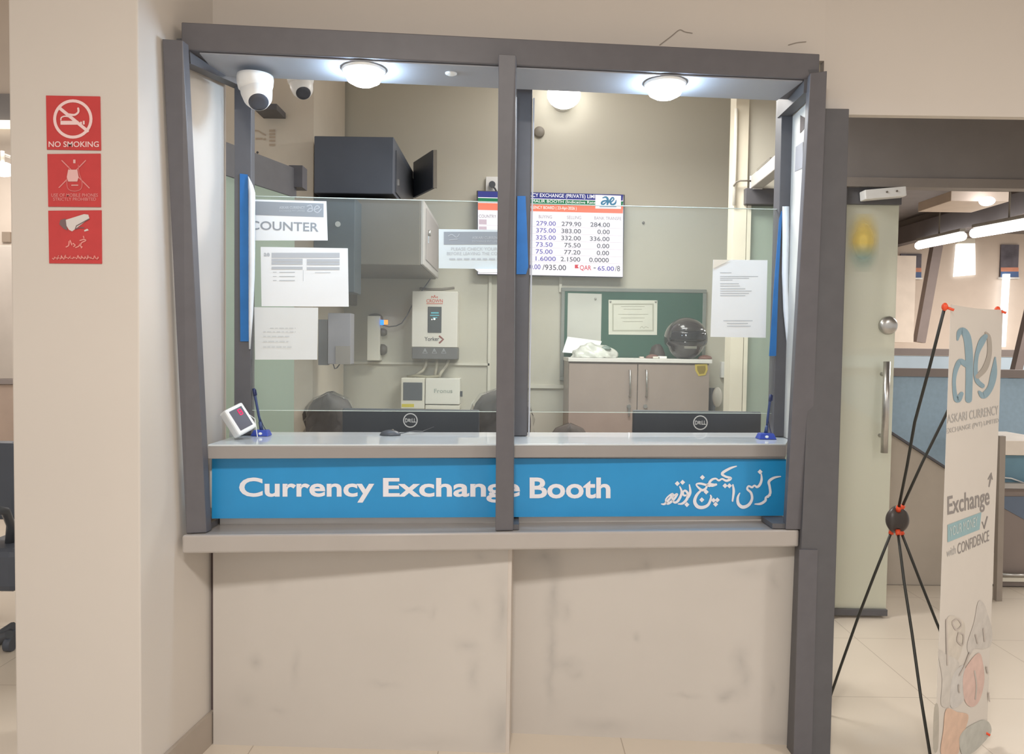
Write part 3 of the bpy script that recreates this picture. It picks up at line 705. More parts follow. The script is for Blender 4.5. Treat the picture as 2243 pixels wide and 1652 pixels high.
# ================================================================== INSIDE THE BOOTH
def monitor(x0, x1, ytop, logo, label, Y=3.05):
    a, b, _, zt2 = box_px(x0, ytop, x1, ytop + 30, Y)
    xc = (a + b) / 2; zb2 = zt2 - (b - a) * .60
    t = thing('monitor', label, 'monitor', (xc, Y + .1, .7305), 'black monitors seen from behind')
    link('back_housing', MB().box((a, Y, zb2), (b, Y + .03, zt2)), BLACKP, t, bevel=.006)
    link('screen_bezel', MB().box((a + .004, Y + .0305, zb2 + .004), (b - .004, Y + .04, zt2 - .004)), BLACKM, t)
    link('stand_neck', MB().box((xc - .03, Y + .045 - .06, .7445), (xc + .03, Y - .001, zb2 + .14)), BLACKP, t, bevel=.004)
    link('stand_foot', MB().box((xc - .11, Y - .06, .731), (xc + .11, Y + .10, .744)), BLACKP, t, bevel=.004)
    pn = ypan(Y); mb = MB(); lx, ly = logo
    mb.ring(pn, lx, ly, 16, 16, 2.4, .001)
    mb.text(pn, 'D', lx - 11.5, ly - 4.5, lx - 5.5, ly + 4.5, .03, .001)
    mb.text(pn, 'LL', lx + 3, ly - 4.5, lx + 12, ly + 4.5, .03, .001)
    mb.text(pn, 'E', lx - 4.5, ly - 4.5, lx + 2, ly + 4, .03, .001, skew=(ly - 4, ly + 2.5, ly - 2.5, ly + 4.5))
    plabel(link('logo', mb, mat('logo_silver', (226, 226, 226), .4, var=0), t), 'silver round logo')
monitor(749, 1050, 897, (899, 921), 'black monitor back behind the counter left of the mullion')
monitor(1387, 1668, 901, (1534, 926), 'black monitor back behind the counter at the right')

# wrapped chairs
WRAP = glass('plastic_wrap', tint=(.97, .97, .97), refl=.45, haze=.03)
CHAIRF = mat('chair_black_mesh', (92, 86, 82), .6, var=.1, scale=40)
def chair(cx, ytop, Y, hw, label, wrap=True, hgt=.46, sw=.22, br_=.24, sd=.44):
    top = P(cx, ytop, Y); x = top.x; zt3 = top.z; zs = .46
    t = thing('office_chair', label, 'chair', (x, Y - .24, 0), 'office chairs inside the booth')
    def back(k, dy):
        mb = MB(); rows = 14; cols = 13; vs = []
        for side in (0, 1):
            for i in range(rows):
                q = i / (rows - 1); z = zt3 - hgt * (1 - q)
                wv = hw * math.sqrt(max(0.0, 1 - max(0, (q - .62) / .38) ** 2.2)) * (.86 + .14 * q) + .004
                for j in range(cols):
                    s_ = j / (cols - 1) * 2 - 1
                    yy = Y + .05 * s_ * s_ * 1 - .0 + (0.05 if side else 0) + dy * (1 if side else -1)
                    jit = random.uniform(-.011, .011) if k > 1 else 0
                    vs.append(Vector((x + s_ * wv * k + jit, yy + jit, z + (.008 if k > 1 else 0) * (q > .9))))
        n = rows * cols; fs = []
        for i in range(rows - 1):
            for j in range(cols - 1):
                a = i * cols + j; fs.append((a, a + 1, a + cols + 1, a + cols)); fs.append((n + a + cols, n + a + cols + 1, n + a + 1, n + a))
        for j in range(cols - 1):
            fs.append((j + n, j + 1 + n, j + 1, j)); a = (rows - 1) * cols + j; fs.append((a, a + 1, a + 1 + n, a + n))
        for i in range(rows - 1):
            a = i * cols; fs.append((a, a + cols, a + cols + n, a + n)); a = i * cols + cols - 1; fs.append((a + n, a + cols + n, a + cols, a))
        return mb.add(vs, fs, k <= 1)
    link('backrest', back(1.0, 0), CHAIRF, t)
    if wrap: plabel(link('plastic_cover', back(1.09, .014), WRAP, t), 'crinkled clear plastic cover')
    link('seat', MB().box((x - sw, Y - sd, zs - .05), (x + sw, Y - .05, zs)), CHAIRF, t, bevel=.02)
    link('back_stem', MB().tube([(x, Y + .04, zt3 - hgt + .02), (x, Y + .03, zs - .02), (x, Y - .20, zs - .06)], .018, 8), BLACKP, t)
    link('gas_column', MB().cyl((x, Y - .24, .08), (x, Y - .24, zs - .05), .025), CHROME, t)
    for k in range(5):
        an = 2 * math.pi * k / 5 + .3; e = Vector((x + br_ * math.cos(an), Y - .24 + br_ * math.sin(an), .07))
        lg = link('base_leg', MB().tube([(x, Y - .24, .10), e], [.022, .014], 8), BLACKP, t)
        link('caster', MB().cyl(Vector((e.x - .012, e.y, .026)), Vector((e.x + .012, e.y, .026)), .026, n=14), BLACKM, lg)
chair(717, 863, 3.86, .124, 'plastic-wrapped office chair behind the left edge of the left monitor', sw=.13, br_=.10, sd=.30)
chair(1098, 853, 3.62, .146, 'plastic-wrapped office chair showing on both sides of the mullion')
chair(1250, 930, 4.03, .112, 'black office chair just peeking over the counter right of mullion', wrap=False, hgt=.38)

# rates screen
TVY = 4.61
t = thing('rates_screen', 'wall mounted screen lit with currency exchange rates behind the mullion', 'screen', P(1206, 604, TVY))
TL, TR, BL, BR = P(1045, 418, TVY), P(1367, 427, TVY), P(1045, 600, TVY), P(1363, 606, TVY)
TVP = Pan(BL, BR, TL)
link('housing', MB().prism([TVP.px(*q, -.002) for q in ((1044, 417), (1369, 426), (1365, 608), (1044, 602))], -TVP.n * .05), BLACKP, t, bevel=.004)
link('wall_mount', MB().box((P(1150, 500, TVY).x, TVY + .05, P(1150, 540, TVY).z), (P(1260, 500, TVY).x, 4.699, P(1150, 470, TVY).z)), BLACKM, t)
def emat(n, c, s=.9): return emis('screen_' + n, c, s)
def ty(x, y): return y + (x - 1046) * .0245     # rows of the screen slope a little
def band(y0, y1, m, nm, off, xa=1047, xb=1365):
    mb = MB(); mb.poly(TVP, [(xa, ty(xa, y0)), (xb, ty(xb, y0)), (xb - 1, ty(xb, y1) - (1 if y1 > 590 else 0)), (xa, ty(xa, y1))], off); return link(nm, mb, m, t)
band(419, 600, emat('white', (252, 240, 248), .95), 'screen_face', .0008)
band(419, 432, emat('navy', (78, 82, 150), .7), 'title_band', .0014)
band(433.5, 443, emat('green', (62, 138, 96), .7), 'booth_band', .0014)
band(444.5, 460, emat('orange', (255, 122, 88), .9), 'date_band', .0014)
W = MB()
def tx(mb, s, x0, y0, x1, y1, bold=0.0, off=.0022): mb.text(TVP, s, x0, y0, x1, y1, bold, off, skew=(ty(x0, y0), ty(x0, y1), ty(x1, y0), ty(x1, y1)))
tx(W, 'ASKARI CURRENCY EXCHANGE (PRIVATE) LIMITED', 1090, 420.5, 1322, 431, .004)
tx(W, 'MALIR BOOTH (Indicative Rates)', 1165, 434.5, 1312, 442.5, .0)
tx(W, 'CURRENCY BOARD ( 23-Apr-2026 )', 1150, 448, 1263, 456.5, .0)
link('white_lettering', W, emat('letter_white', (255, 250, 245), 1.0), t)
mb = MB(); mb.poly(TVP, [(1304, 427), (1360, 429), (1360, 458), (1304, 457)], .003); link('logo_card', mb, emat('card', (250, 240, 250), .95), t)
mb = MB()
def K(p): return [(1030 + x * .16496, 400 + y * .16496) for x, y in p]
mb.stroke(TVP, K([(1760, 205), (1800, 195), (1825, 225), (1820, 295)]), [2.5, 4, 5, 4], .004)
mb.stroke(TVP, K([(1815, 240), (1765, 250), (1742, 275), (1765, 292), (1815, 250)]), [3, 4, 4, 4, 2], .004)
mb.stroke(TVP, K([(1820, 290), (1862, 230), (1890, 200), (1905, 225), (1870, 262)]), [2, 4, 3, 3, 3], .004)
mb.stroke(TVP, K([(1862, 235), (1862, 275), (1888, 295), (1925, 275), (1936, 235)]), [3, 4, 4, 4, 1.5], .004)
mb.rect(TVP, 1313, 452.5, 1350, 454, .004)
link('logo', mb, emat('logo', (96, 150, 180), .7), t)
mb = MB()
tx(mb, 'COUNTRY', 1049, 470, 1087, 477, .01)
for s_, xs in (('BUYING', (1180, 1209)), ('SELLING', (1242, 1273)), ('BANK TRANSFE', (1302, 1361))): tx(mb, s_, xs[0], 468, xs[1], 475)
link('headings', mb, emat('heading', (160, 150, 156), .8), t)
rows = [('279.00', '279.90', '284.00'), ('375.00', '383.00', '0.00'), ('325.00', '332.00', '336.00'), ('73.50', '75.50', '0.00'), ('75.00', '77.20', '0.00'), ('1.6000', '2.1500', '0.0000')]
mb1, mb2, mb3 = MB(), MB(), MB()
for i, r in enumerate(rows):
    y = 481 + i * 15.45
    def col(mbx, s_, right, wd): tx(mbx, s_, right - wd, y, right, y + 10, .014)
    n = lambda s_: 43 * len(s_) / 6.0 if len(s_) > 4 else 27
    tx(mb1, r[0], 1174.5 - i * .3, y, 1174.5 + n(r[0]), y + 10, .014)
    col(mb2, r[1], 1273 - i * .4, n(r[1])); col(mb2, r[2], 1336 - i * .5, n(r[2]))
    mb3.poly(TVP, [(1047, ty(1047, y + 12)), (1363, ty(1363, y + 12)), (1363, ty(1363, y + 12.5)), (1047, ty(1047, y + 12.5))], .0012)
    mb3.poly(TVP, [(1049, ty(1049, y - .5)), (1066, ty(1066, y - .5)), (1066, ty(1066, y + 10.5)), (1049, ty(1049, y + 10.5))], .0014)
tx(mb1, '800.00', 1146, 576, 1184, 587, .014); tx(mb2, '/935.00', 1188, 576, 1240, 588, .014)
tx(mb1, '65.00', 1309, 576.5, 1345, 586.5, .018); tx(mb2, '-', 1300, 580, 1305, 582); tx(mb2, '/8', 1347, 575, 1358, 587, .006)
link('buying_figures', mb1, emat('violet', (120, 110, 190), .8), t)
link('other_figures', mb2, emat('figure', (110, 108, 116), .75), t)
link('row_lines_and_flags', mb3, emat('rule', (214, 188, 200), .85), t)
mb = MB(); tx(mb, 'QAR', 1270, 575.5, 1295, 588, .012); mb.poly(TVP, [(1259, 580), (1268, 580), (1265, 583), (1268, 588), (1259, 588)], .0022); link('red_lettering', mb, emat('red', (220, 70, 80), .9), t)

# back wall things
BW = 4.699
def wallbox(name, x0, y0, x1, y1, dep, m, label, cat, bevel=.004, group=None, Y=BW):
    a, b, c, d = box_px(x0, y0, x1, y1, Y - dep); return one(name, MB().box((a, Y - dep, c), (b, Y, d)), m, label, cat, group, bevel)
# socket above the screen
t = thing('wall_socket', 'white wall socket with black plug above the rates screen', 'socket', P(1077, 418, 4.67))
link('plate', MB().pbox(1064, 387, 1092, 419, 4.67, .028), WHITEP, t, bevel=.003)
link('plug', MB().cyl(P(1078, 404, 4.67), P(1078, 404, 4.62), .016, .02, 12), BLACKP, t)
link('plug_cable', MB().tube([P(1078, 406, 4.63), P(1084, 413, 4.63), P(1090, 424, 4.67), P(1094, 440, 4.685)], .005, 8), BLACKP, t)
one('round_wall_box', MB().lathe(P(1181, 290, 4.699), (0, -1, 0), [(.032, 0), (.032, .012), (.026, .016), (0, .016)]), GREYST, 'round grey junction cover on the back wall above the screen', 'junction cover')
one('wall_plug', MB().lathe(P(1409, 488, 4.699), (0, -1, 0), [(.008, 0), (.008, .006), (0, .007)], 10), GREYST, 'tiny grey screw plug on the wall right of the screen', 'wall plug')
# trunking
for nm, bx in (('trim_6', (752, 794, 1072, 799)), ('trim_7', (1069, 600, 1075, 895)), ('trim_8', (1150, 843, 1250, 851)), ('trim_9', (1225, 600, 1231, 640))):
    a, b, c2, d = box_px(*bx, 4.685); struct(nm, MB().box((a, 4.685, c2), (b, 4.6995, d)), mat('trunking_white', (214, 210, 196), .5))
# upper black cabinet, open door
UY = 3.86
t = thing('wall_cabinet', 'black steel wall cabinet with its small door hanging open, highest on left', 'cabinet', P(780, 430, UY))
a = [P(688, 296, UY), P(862, 303, UY), P(862, 418, UY), P(688, 425, UY)]
xf, zt4, zb4 = P(862, 360, UY).x, P(780, 299, UY).z, P(780, 424, UY).z
link('body', MB().box((P(688, 360, UY).x, UY, zb4), (xf, 4.64, zt4)), BLACKM, t, bevel=.004)
DY0, DY1 = 4.61, 4.20
hq = [Vector((xf + .012, DY0, P(905, 357, DY0).z)), Vector((P(952, 330, DY1).x, DY1, P(952, 330, DY1).z)), Vector((P(952, 413, DY1).x, DY1, P(952, 413, DY1).z)), Vector((xf + .012, DY0, P(905, 434, DY0).z))]
dr = link('door', MB().prism(hq, (-.01, -.014, 0)), BLACKM, t)
link('door_edge', MB().beam(hq[1] + Vector((.004, -.010, 0)), hq[2] + Vector((.004, -.010, 0)), .02, .012, (0, 1, 0)), GREYST, dr)
link('front_latch', MB().box((xf + .0005, UY + .10, P(862, 397, UY).z), (xf + .014, UY + .12, P(862, 383, UY).z)), CHROME, t)
link('inner_tray', MB().box((xf + .0005, UY + .06, zb4 + .02), (xf + .006, 4.58, zt4 - .05)), BLACKP, t)
# lower grey cabinet
t = thing('meter_cabinet', 'grey steel wall cabinet with pale locked door, just below the black one', 'cabinet', P(800, 585, UY))
xg, zt5, zb5 = P(921, 500, UY).x, P(800, 434, UY).z, P(800, 580, UY).z
link('body', MB().box((P(688, 500, UY).x, UY, zb5), (xg, 4.65, zt5)), mat('cabinet_olive_grey', (112, 105, 92), .5, var=.05), t, bevel=.004)
df = link('door', MB().box((xg + .0005, UY + .005, zb5 + .005), (xg + .016, 4.645, zt5 - .005)), LGREY, t, bevel=.003)
link('door_panel', MB().box((xg + .0165, UY + .09, zb5 + .04), (xg + .02, 4.58, zt5 - .03)), mat('door_grey', (164, 156, 152), .5), df)
link('lock', MB().cyl((xg + .0165, UY + .17, P(934, 512, 4.05).z), (xg + .034, UY + .17, P(934, 512, 4.05).z), .016, n=14), CHROME, df)
link('key', MB().box((xg + .02, UY + .165, P(934, 534, 4.05).z), (xg + .024, UY + .18, P(934, 518, 4.05).z)), CHROME, df)
# dark panel in front of them
t = thing('locker', 'narrow dark steel locker with round lock, hanging left of the grey cabinet', 'locker', P(732, 640, 3.7))
link('body', MB().pbox(687, 433, 777, 640, 3.70, .1595), mat('slate_steel', (64, 74, 80), .5, var=.05), t, bevel=.003)
link('lock', MB().cyl(P(740, 491, 3.70), P(740, 491, 3.685), .013, n=14), CHROME, t)
# grey distribution box on the wall
t = thing('distribution_box', 'grey electrical box on the wall beside the lowest paper notice', 'electrical box', P(730, 800, 4.1))
link('body', MB().pbox(697, 676, 770, 802, 3.92, .03).__class__().box(*[(lambda q: (Vector((q[0], 3.86, q[2])), Vector((q[1], 3.949, q[3]))))(box_px(718, 686, 768, 798, 3.86))][0]), mat('box_grey', (152, 150, 156), .5, var=.04), t, bevel=.003)
link('side_bracket', MB().pbox(697, 700, 717, 800, 3.90, .049), mat('bracket_grey', (122, 122, 124), .5), t)
link('cover_plate', MB().pbox(735, 758, 767, 798, 3.855, .0045), mat('cover_taupe', (150, 144, 138), .5), t)
link('loose_wires', MB().tube([P(730, 798, 3.90), P(733, 808, 3.89), P(738, 806, 3.89), P(744, 798, 3.90)], .003, 6), BLACKP, t)
wallbox('wall_bracket', 763, 640, 775, 668, .10, GREYST, 'small grey bracket on the wall at the right edge of the table notice', 'bracket')
# white extension box with plugs and indicators
t = thing('extension_box', 'tall white power box with two dark plugs and lit blue indicator', 'power box', P(820, 790, 4.62))
EY = 4.60
link('body', MB().pbox(804, 692, 832, 790, EY, .098), CREAM, t, bevel=.004)
link('cap', MB().lathe(P(822, 699, EY + .05), (0, 0, 1), [(.048, 0), (.046, .012), (.034, .026), (.014, .032), (0, .033)], 20), mat('cap_brown', (112, 106, 98), .6), t)
for (x, y, r) in ((846, 728, .024), (842, 766, .034)):
    q = P(836, y, EY + .045); link('plug', MB().lathe(Vector((P(832, y, EY).x, q.y, q.z)), (1, 0, 0), [(r, 0), (r * .95, .02), (r * .6, .034), (0, .036)], 16), mat('plug_grey', (110, 106, 98), .5), t)
link('indicator', MB().pbox(833, 701, 840, 712, EY - .01, .012), emis('led_blue', (40, 130, 255), 1.6), t)
link('indicator', MB().pbox(841, 701, 849, 711, EY - .01, .012), emis('led_orange', (255, 140, 60), 1.5), t)
pth = [P(x, y, 4.60) for x, y in ((838, 712), (852, 716), (868, 714), (880, 708), (892, 690), (903, 668), (906, 655), (922, 640), (938, 618), (950, 600), (954, 584))]
one('thin_cable', MB().tube(pth, .0032, 6), BLACKP, 'thin dark cable looping from the power box up to grey cabinet', 'cable')

# inverter
t = thing('inverter', 'white wall mounted inverter with dark lower band and phone-shaped display', 'inverter', P(953, 788, 4.55))
IY = 4.56
link('case', MB().pbox(902, 638, 1002, 761, IY, .139), mat('case_white', (232, 228, 218), .4, var=.02), t, bevel=.004)
link('lower_band', MB().pbox(902, 761.5, 1002, 787, IY, .139), mat('band_grey', (112, 112, 112), .5), t, bevel=.004)
link('hanging_bracket', MB().tube([P(920, 632, 4.66), P(940, 634, 4.64), P(968, 634, 4.64), P(995, 631, 4.66)], .008, 8), GREYST, t)
ds = link('display', MB().pbox(937, 672, 967, 729, IY - .004, .0035), mat('display_slate', (82, 86, 88), .25, var=0), t, bevel=.002)
ip = ypan(IY - .005)
mb = MB(); mb.rect(ip, 944, 684, 961, 687, .0005); mb.rect(ip, 942, 690, 962, 692, .0005); mb.rect(ip, 948, 695, 958, 697, .0005); link('display_readout', mb, emis('readout_cyan', (110, 190, 200), .7), ds)
mb = MB(); mb.ell(ip, 951.5, 699, 2, 2, .0008); mb.ell(ip, 946, 700, 1.2, 1.2, .0008); link('display_light', mb, emis('readout_white', (255, 255, 245), 2.0), ds)
ip = ypan(IY)
mb = MB(); mb.text(ip, 'CROWN', 934, 655.5, 970, 663, .012); mb.rect(ip, 934, 664.5, 970, 666, .001)
mb.stroke(ip, [(945, 653), (946, 649), (950, 652), (952, 647), (954, 652), (958, 650), (958, 653)], 1.4); link('red_lettering', mb, mat('maker_red', (222, 112, 92), .6, var=0), t)
mb = MB(); mb.text(ip, 'Yorker', 930, 738, 962, 747, .01); link('dark_lettering', mb, INKD, t)
mb = MB(); mb.stroke(ip, [(963, 737), (971, 743.5), (963, 751)], 4, smooth=False); link('chevron_mark', mb, mat('chevron_red', (150, 90, 84), .6, var=0), t)
mb = MB()
for x in (931, 951.5, 972): mb.stroke(ip, [(x, 764), (x + 5, 774), (x - 5, 774), (x, 764)], 1.2, smooth=False); mb.rect(ip, x - .6, 767, x + .6, 771)
link('warning_symbols', mb, INKL, t)
for pts in (((934, 788), (933, 800), (926, 812), (910, 822)), ((957, 788), (957, 800), (953, 822)), ((983, 788), (978, 800), (966, 816), (962, 826))):
    link('output_cable', MB().tube([P(x, y, 4.63) for x, y in pts], .009, 8), mat('cable_cream', (206, 200, 182), .5), t)

# controller below it
t = thing('solar_controller', 'white two-part controller box with dark screen and yellow sticker', 'controller', P(943, 895, 4.5))
SY = 4.56
link('left_module', MB().pbox(878, 828, 930, 896, SY, .139), CREAM, t, bevel=.005)
link('right_module', MB().pbox(931.5, 829, 1007, 886, SY, .139), mat('module_white', (236, 234, 224), .4, var=.02), t, bevel=.004)
link('lower_strip', MB().pbox(931.5, 888, 1007, 897, SY, .139), CREAM, t, bevel=.003)
link('display', MB().pbox(883, 838, 925, 877, SY - .004, .0038), mat('panel_slate', (92, 98, 104), .3, var=0), t, bevel=.003)
sp2 = ypan(SY); mb = MB(); mb.rect(sp2, 880, 885, 907, 892, .0008); link('yellow_sticker', mb, mat('sticker_yellow', (222, 206, 60), .6, var=0), t)
mb = MB(); mb.text(sp2, 'Fronus', 951, 852, 991, 861, .01); link('lettering', mb, mat('pale_ink_green', (168, 178, 168), .6, var=0), t)
link('side_knob', MB().box((P(1007.5, 860, SY).x, SY + .03, P(1010, 870, SY).z), (P(1012, 860, SY).x, SY + .06, P(1010, 858, SY).z)), BLACKP, t)
link('top_cable', MB().tube([P(892, 826, 4.63), P(910, 823, 4.62), P(935, 826, 4.62), P(962, 824, 4.63)], .009, 8), mat('cable_olive', (170, 164, 142), .6), t)

# green notice board
t = thing('notice_board', 'green felt notice board in a grey frame on the back wall', 'notice board', P(1385, 835, 4.66))
NB = 4.672
link('felt', MB().pbox(1236, 640, 1539, 829, NB + .004, .02), GREEN, t)
fa, fb, fc, fd = box_px(1228, 632, 1546, 836, NB)
wd = .022
link('frame', MB().box((fa, NB, fc), (fb, NB + .026, fc + wd)).box((fa, NB, fd - wd), (fb, NB + .026, fd)).box((fa, NB, fc + wd), (fa + wd, NB + .026, fd - wd)).box((fb - wd, NB, fc + wd), (fb, NB + .026, fd - wd)), mat('board_frame', (138, 142, 136), .4), t, bevel=.003)
NP = ypan(NB + .003)
t2 = notice('long blank paper pinned at the left of the green board', [(1244, 642), (1318, 644), (1316, 752), (1242, 750)], NP, mat('grey_paper', (206, 206, 198), .8), 'pinned_paper', 'papers on the green board')
link('pin', MB().ball(NP.px(1304, 655, .004), .007), CHROME, t2)
t2 = notice('bordered certificate pinned in the middle of the green board', [(1333, 657), (1440, 658), (1439, 734), (1333, 733)], NP, mat('certificate_paper', (222, 222, 208), .8), 'certificate', 'papers on the green board')
mb = MB()
for (xa, ya, xb, yb) in ((1341, 665, 1432, 668), (1341, 723, 1432, 726), (1341, 665, 1344, 726), (1429, 665, 1432, 726)): mb.rect(NP, xa, ya, xb, yb, .0016)
for y, xa, xb in ((671, 1360, 1412), (677, 1366, 1406), (688, 1354, 1420), (696, 1360, 1412), (704, 1364, 1408)): mb.rect(NP, xa, y, xb, y + 1.2, .0016)
mb.stroke(NP, [(1402, 719), (1406, 715), (1410, 719), (1414, 716), (1420, 718)], 1.2, .0016); link('border_and_print', mb, mat('ink_olive', (184, 184, 168), .8, var=0), t2)
link('pin', MB().ball(NP.px(1337, 661, .004), .006), CHROME, t2); link('pin', MB().ball(NP.px(1436, 661, .004), .006), CHROME, t2)

# storage cabinet with things on it
KY = 4.26
ka, kb, kc, kd = box_px(1245, 793, 1554, 900, KY)
zk = P(1400, 793, KY).z
t = thing('storage_cabinet', 'taupe two-door storage cabinet with white top against the back wall', 'cabinet', ((ka + kb) / 2, KY, 0))
link('carcass', MB().box((ka, KY + .02, 0.02), (kb, 4.66, zk - .004)), CABM, t)
link('top_board', MB().box((ka - .004, KY - .01, zk - .003), (kb + .01, 4.665, zk + .018)), mat('top_white', (226, 222, 216), .35), t, bevel=.002)
link('plinth', MB().box((ka + .02, KY + .03, 0), (kb - .02, 4.64, .0195)), BLACKM, t)
xm = P(1396, 860, KY).x
for (da, db, hx_, kx) in ((ka + .002, xm - .002, 1379, 1377), (xm + .002, kb - .002, 1415, 1413)):
    d = link('door', MB().box((da, KY, .03), (db, KY + .0195, zk - .012)), CABM, t, bevel=.002)
    h_ = [P(hx_, 811, KY), P(hx_, 868, KY)]
    link('handle', MB().tube([h_[0] + Vector((0, 0, 0)), h_[0] + Vector((0, -.022, 0)), h_[1] + Vector((0, -.022, 0)), h_[1]], .0055, 8), CHROME, d)
    kp = P(kx, 890, KY); link('lock', MB().cyl(kp, kp - Vector((0, .012, 0)), .011, n=14), CHROME, d)
kp = P(1378, 902, KY - .014); link('key', MB().box((kp.x - .004, kp.y, kp.z - .025), (kp.x + .004, kp.y + .003, kp.z + .02)), CHROME, t)
gp = ypan(KY); g = thing('gold_sticker', 'gold hexagonal sticker at top right corner of the storage cabinet', 'sticker', gp.px(1535, 824))
hexa = [(1522, 798), (1549, 797), (1550, 810), (1545, 822), (1530, 824), (1523, 812)]
link('gold_outline', MB().prism([gp.px(x, y, .0025) for x, y in hexa], -gp.n * .002), mat('gold_foil', (222, 196, 92), .35, .3), g)
link('emblem', MB().prism([gp.px(1536 + (x - 1536) * .68, 810 + (y - 810) * .68, .0036) for x, y in hexa], -gp.n * .001), mat('gold_dark', (150, 128, 50), .4, .2), g)
# helmet in black cover
hc = P(1502, 742, 4.44); ztop = zk + .0185
t = thing('helmet', 'shiny black motorcycle helmet sitting on the right end of the storage cabinet', 'helmet', (hc.x, 4.44, ztop))
hr = .122; hz = hc.z
def helm(q, d):
    q = q.copy()
    if d.z < -.3: q.x *= .90; q.y *= .95
    if -.15 < d.z < .38 and d.y < -.35 and abs(d.x) < .8: q.y *= .90
    q.z = max(q.z, ztop - hz + .001); return q
link('shell', MB().ball((hc.x, 4.44, hz), hr, hr * 1.05, hr * 1.0, 36, 24, helm), mat('helmet_black', (58, 54, 54), .18, var=.05, coat=.6), t)
vb = MB(); vs = []; nu = 14
for i in range(5):
    e = -.12 + i * .12
    for j in range(nu + 1):
        az = -math.pi / 2 + (j / nu - .5) * 2.1; r = hr * 1.01 * math.cos(e * 1.0)
        vs.append(Vector((hc.x + r * math.cos(az), 4.44 + r * 1.05 * math.sin(az), hz + hr * math.sin(e))))
vb.add(vs, [(i * (nu + 1) + j, i * (nu + 1) + j + 1, (i + 1) * (nu + 1) + j + 1, (i + 1) * (nu + 1) + j) for i in range(4) for j in range(nu)], True)
o = link('visor', vb, mat('visor_smoke', (40, 40, 44), .1, var=0), t); s_ = o.modifiers.new('solid', 'SOLIDIFY'); s_.thickness = .003
link('chin_vent', MB().beam((hc.x - .035, 4.44 - hr * 1.0, hz - .05), (hc.x + .035, 4.44 - hr * 1.0, hz - .05), .008, .014), CHROME, t)
bc = P(1442, 770, 4.42)
def crumple(seed, amp):
    rr = random.Random(seed); ph = [rr.uniform(0, 6) for _ in range(6)]
    def f(q, d):
        k = 1 + amp * (math.sin(5 * d.x + ph[0]) * math.sin(6 * d.y + ph[1]) + .6 * math.sin(11 * d.x + 9 * d.z + ph[2]) + .4 * math.sin(17 * d.y + 7 * d.x + ph[3]))
        q = q * k; q.z = max(q.z, 0); return q
    return f
one('dark_pouch', MB().ball((bc.x - .005, 4.42, ztop + .001), .045, .05, .08, 24, 16, crumple(3, .06)), mat('pouch_black', (62, 56, 54), .6, var=.1), 'small dark cloth pouch slumped against the helmet on the cabinet', 'pouch')
bp = P(1300, 772, 4.40)
t = thing('plastic_bag', 'crumpled clear plastic bag lying on the left end of the cabinet', 'bag', (bp.x, 4.40, ztop))
link('bag_body', MB().ball((bp.x, 4.38, ztop + .001), .125, .075, .075, 40, 20, crumple(9, .10)), mat('bag_film', (206, 208, 200), .25, var=.12, scale=18, bump=.8, coat=.5), t)
link('bag_print', MB().ball((bp.x + .06, 4.335, ztop + .045), .03, .012, .022, 16, 10, crumple(4, .1)), mat('bag_ink', (110, 128, 120), .4), t)
lf = ypan(4.36)
one('leaflet', MB().prism([P(1243, 738, 4.60), P(1318, 748, 4.60), P(1306, 778, 4.46), P(1232, 772, 4.46)], (0, .001, .0015)), PAPER, 'white leaflet sagging from the cabinet top below the long pinned paper', 'leaflet')
for i, (x, wd_, c_) in enumerate(((1405, 4, (210, 200, 190)), (1436, 7, (214, 210, 200)), (1450, 9, (236, 236, 230)))):
    q = P(x, 783, 4.35)
    one('small_box', MB().box((q.x - wd_ * .0026, 4.33, ztop + .0006), (q.x + wd_ * .0026, 4.37, ztop + .010 + i * .002)), mat('trinket_%s' % 'abc'[i], c_, .5),
        ('tiny beige scrap near the middle of the cabinet top', 'tiny grey scrap left of the white one on the cabinet top', 'tiny white eraser-like block on the cabinet top before the pouch')[i], 'small item', bevel=.001)
for (x, lab) in ((1430, 'brown-red bundle under the dark pouch on the cabinet top'), (1545, 'brown-red bundle at the far right of the cabinet top')):
    q = P(x, 778, 4.36); one('bundle', MB().ball((q.x, 4.37, ztop + .001), .04, .035, .022, 20, 12, crumple(x, .08)), mat('bundle_brown', (118, 84, 74), .6, var=.1), lab, 'bundle')
# white boxes by the right corner
t = thing('switch_box', 'small white switch box on the wall right of the green board', 'switch', P(1592, 828, 4.66))
link('body', MB().pbox(1580, 793, 1603, 828, 4.66, .039), WHITEP, t, bevel=.004)
link('rocker', MB().pbox(1587, 806, 1595, 818, 4.655, .0048), CREAM, t)
q = P(1563, 875, 4.55); one('black_pipe', MB().tube([P(1560, 850, 4.66), P(1559, 900, 4.66), P(1558, 945, 4.66)], .02, 10), BLACKP, 'dark vertical pipe beside the right side of the cabinet', 'pipe')
q = P(1571, 870, 4.62); one('hanging_bag', MB().ball(q, .03, .02, .06, 18, 12), mat('bag_white', (214, 208, 198), .4), 'small white bag hanging in the corner right of the cabinet', 'bag')

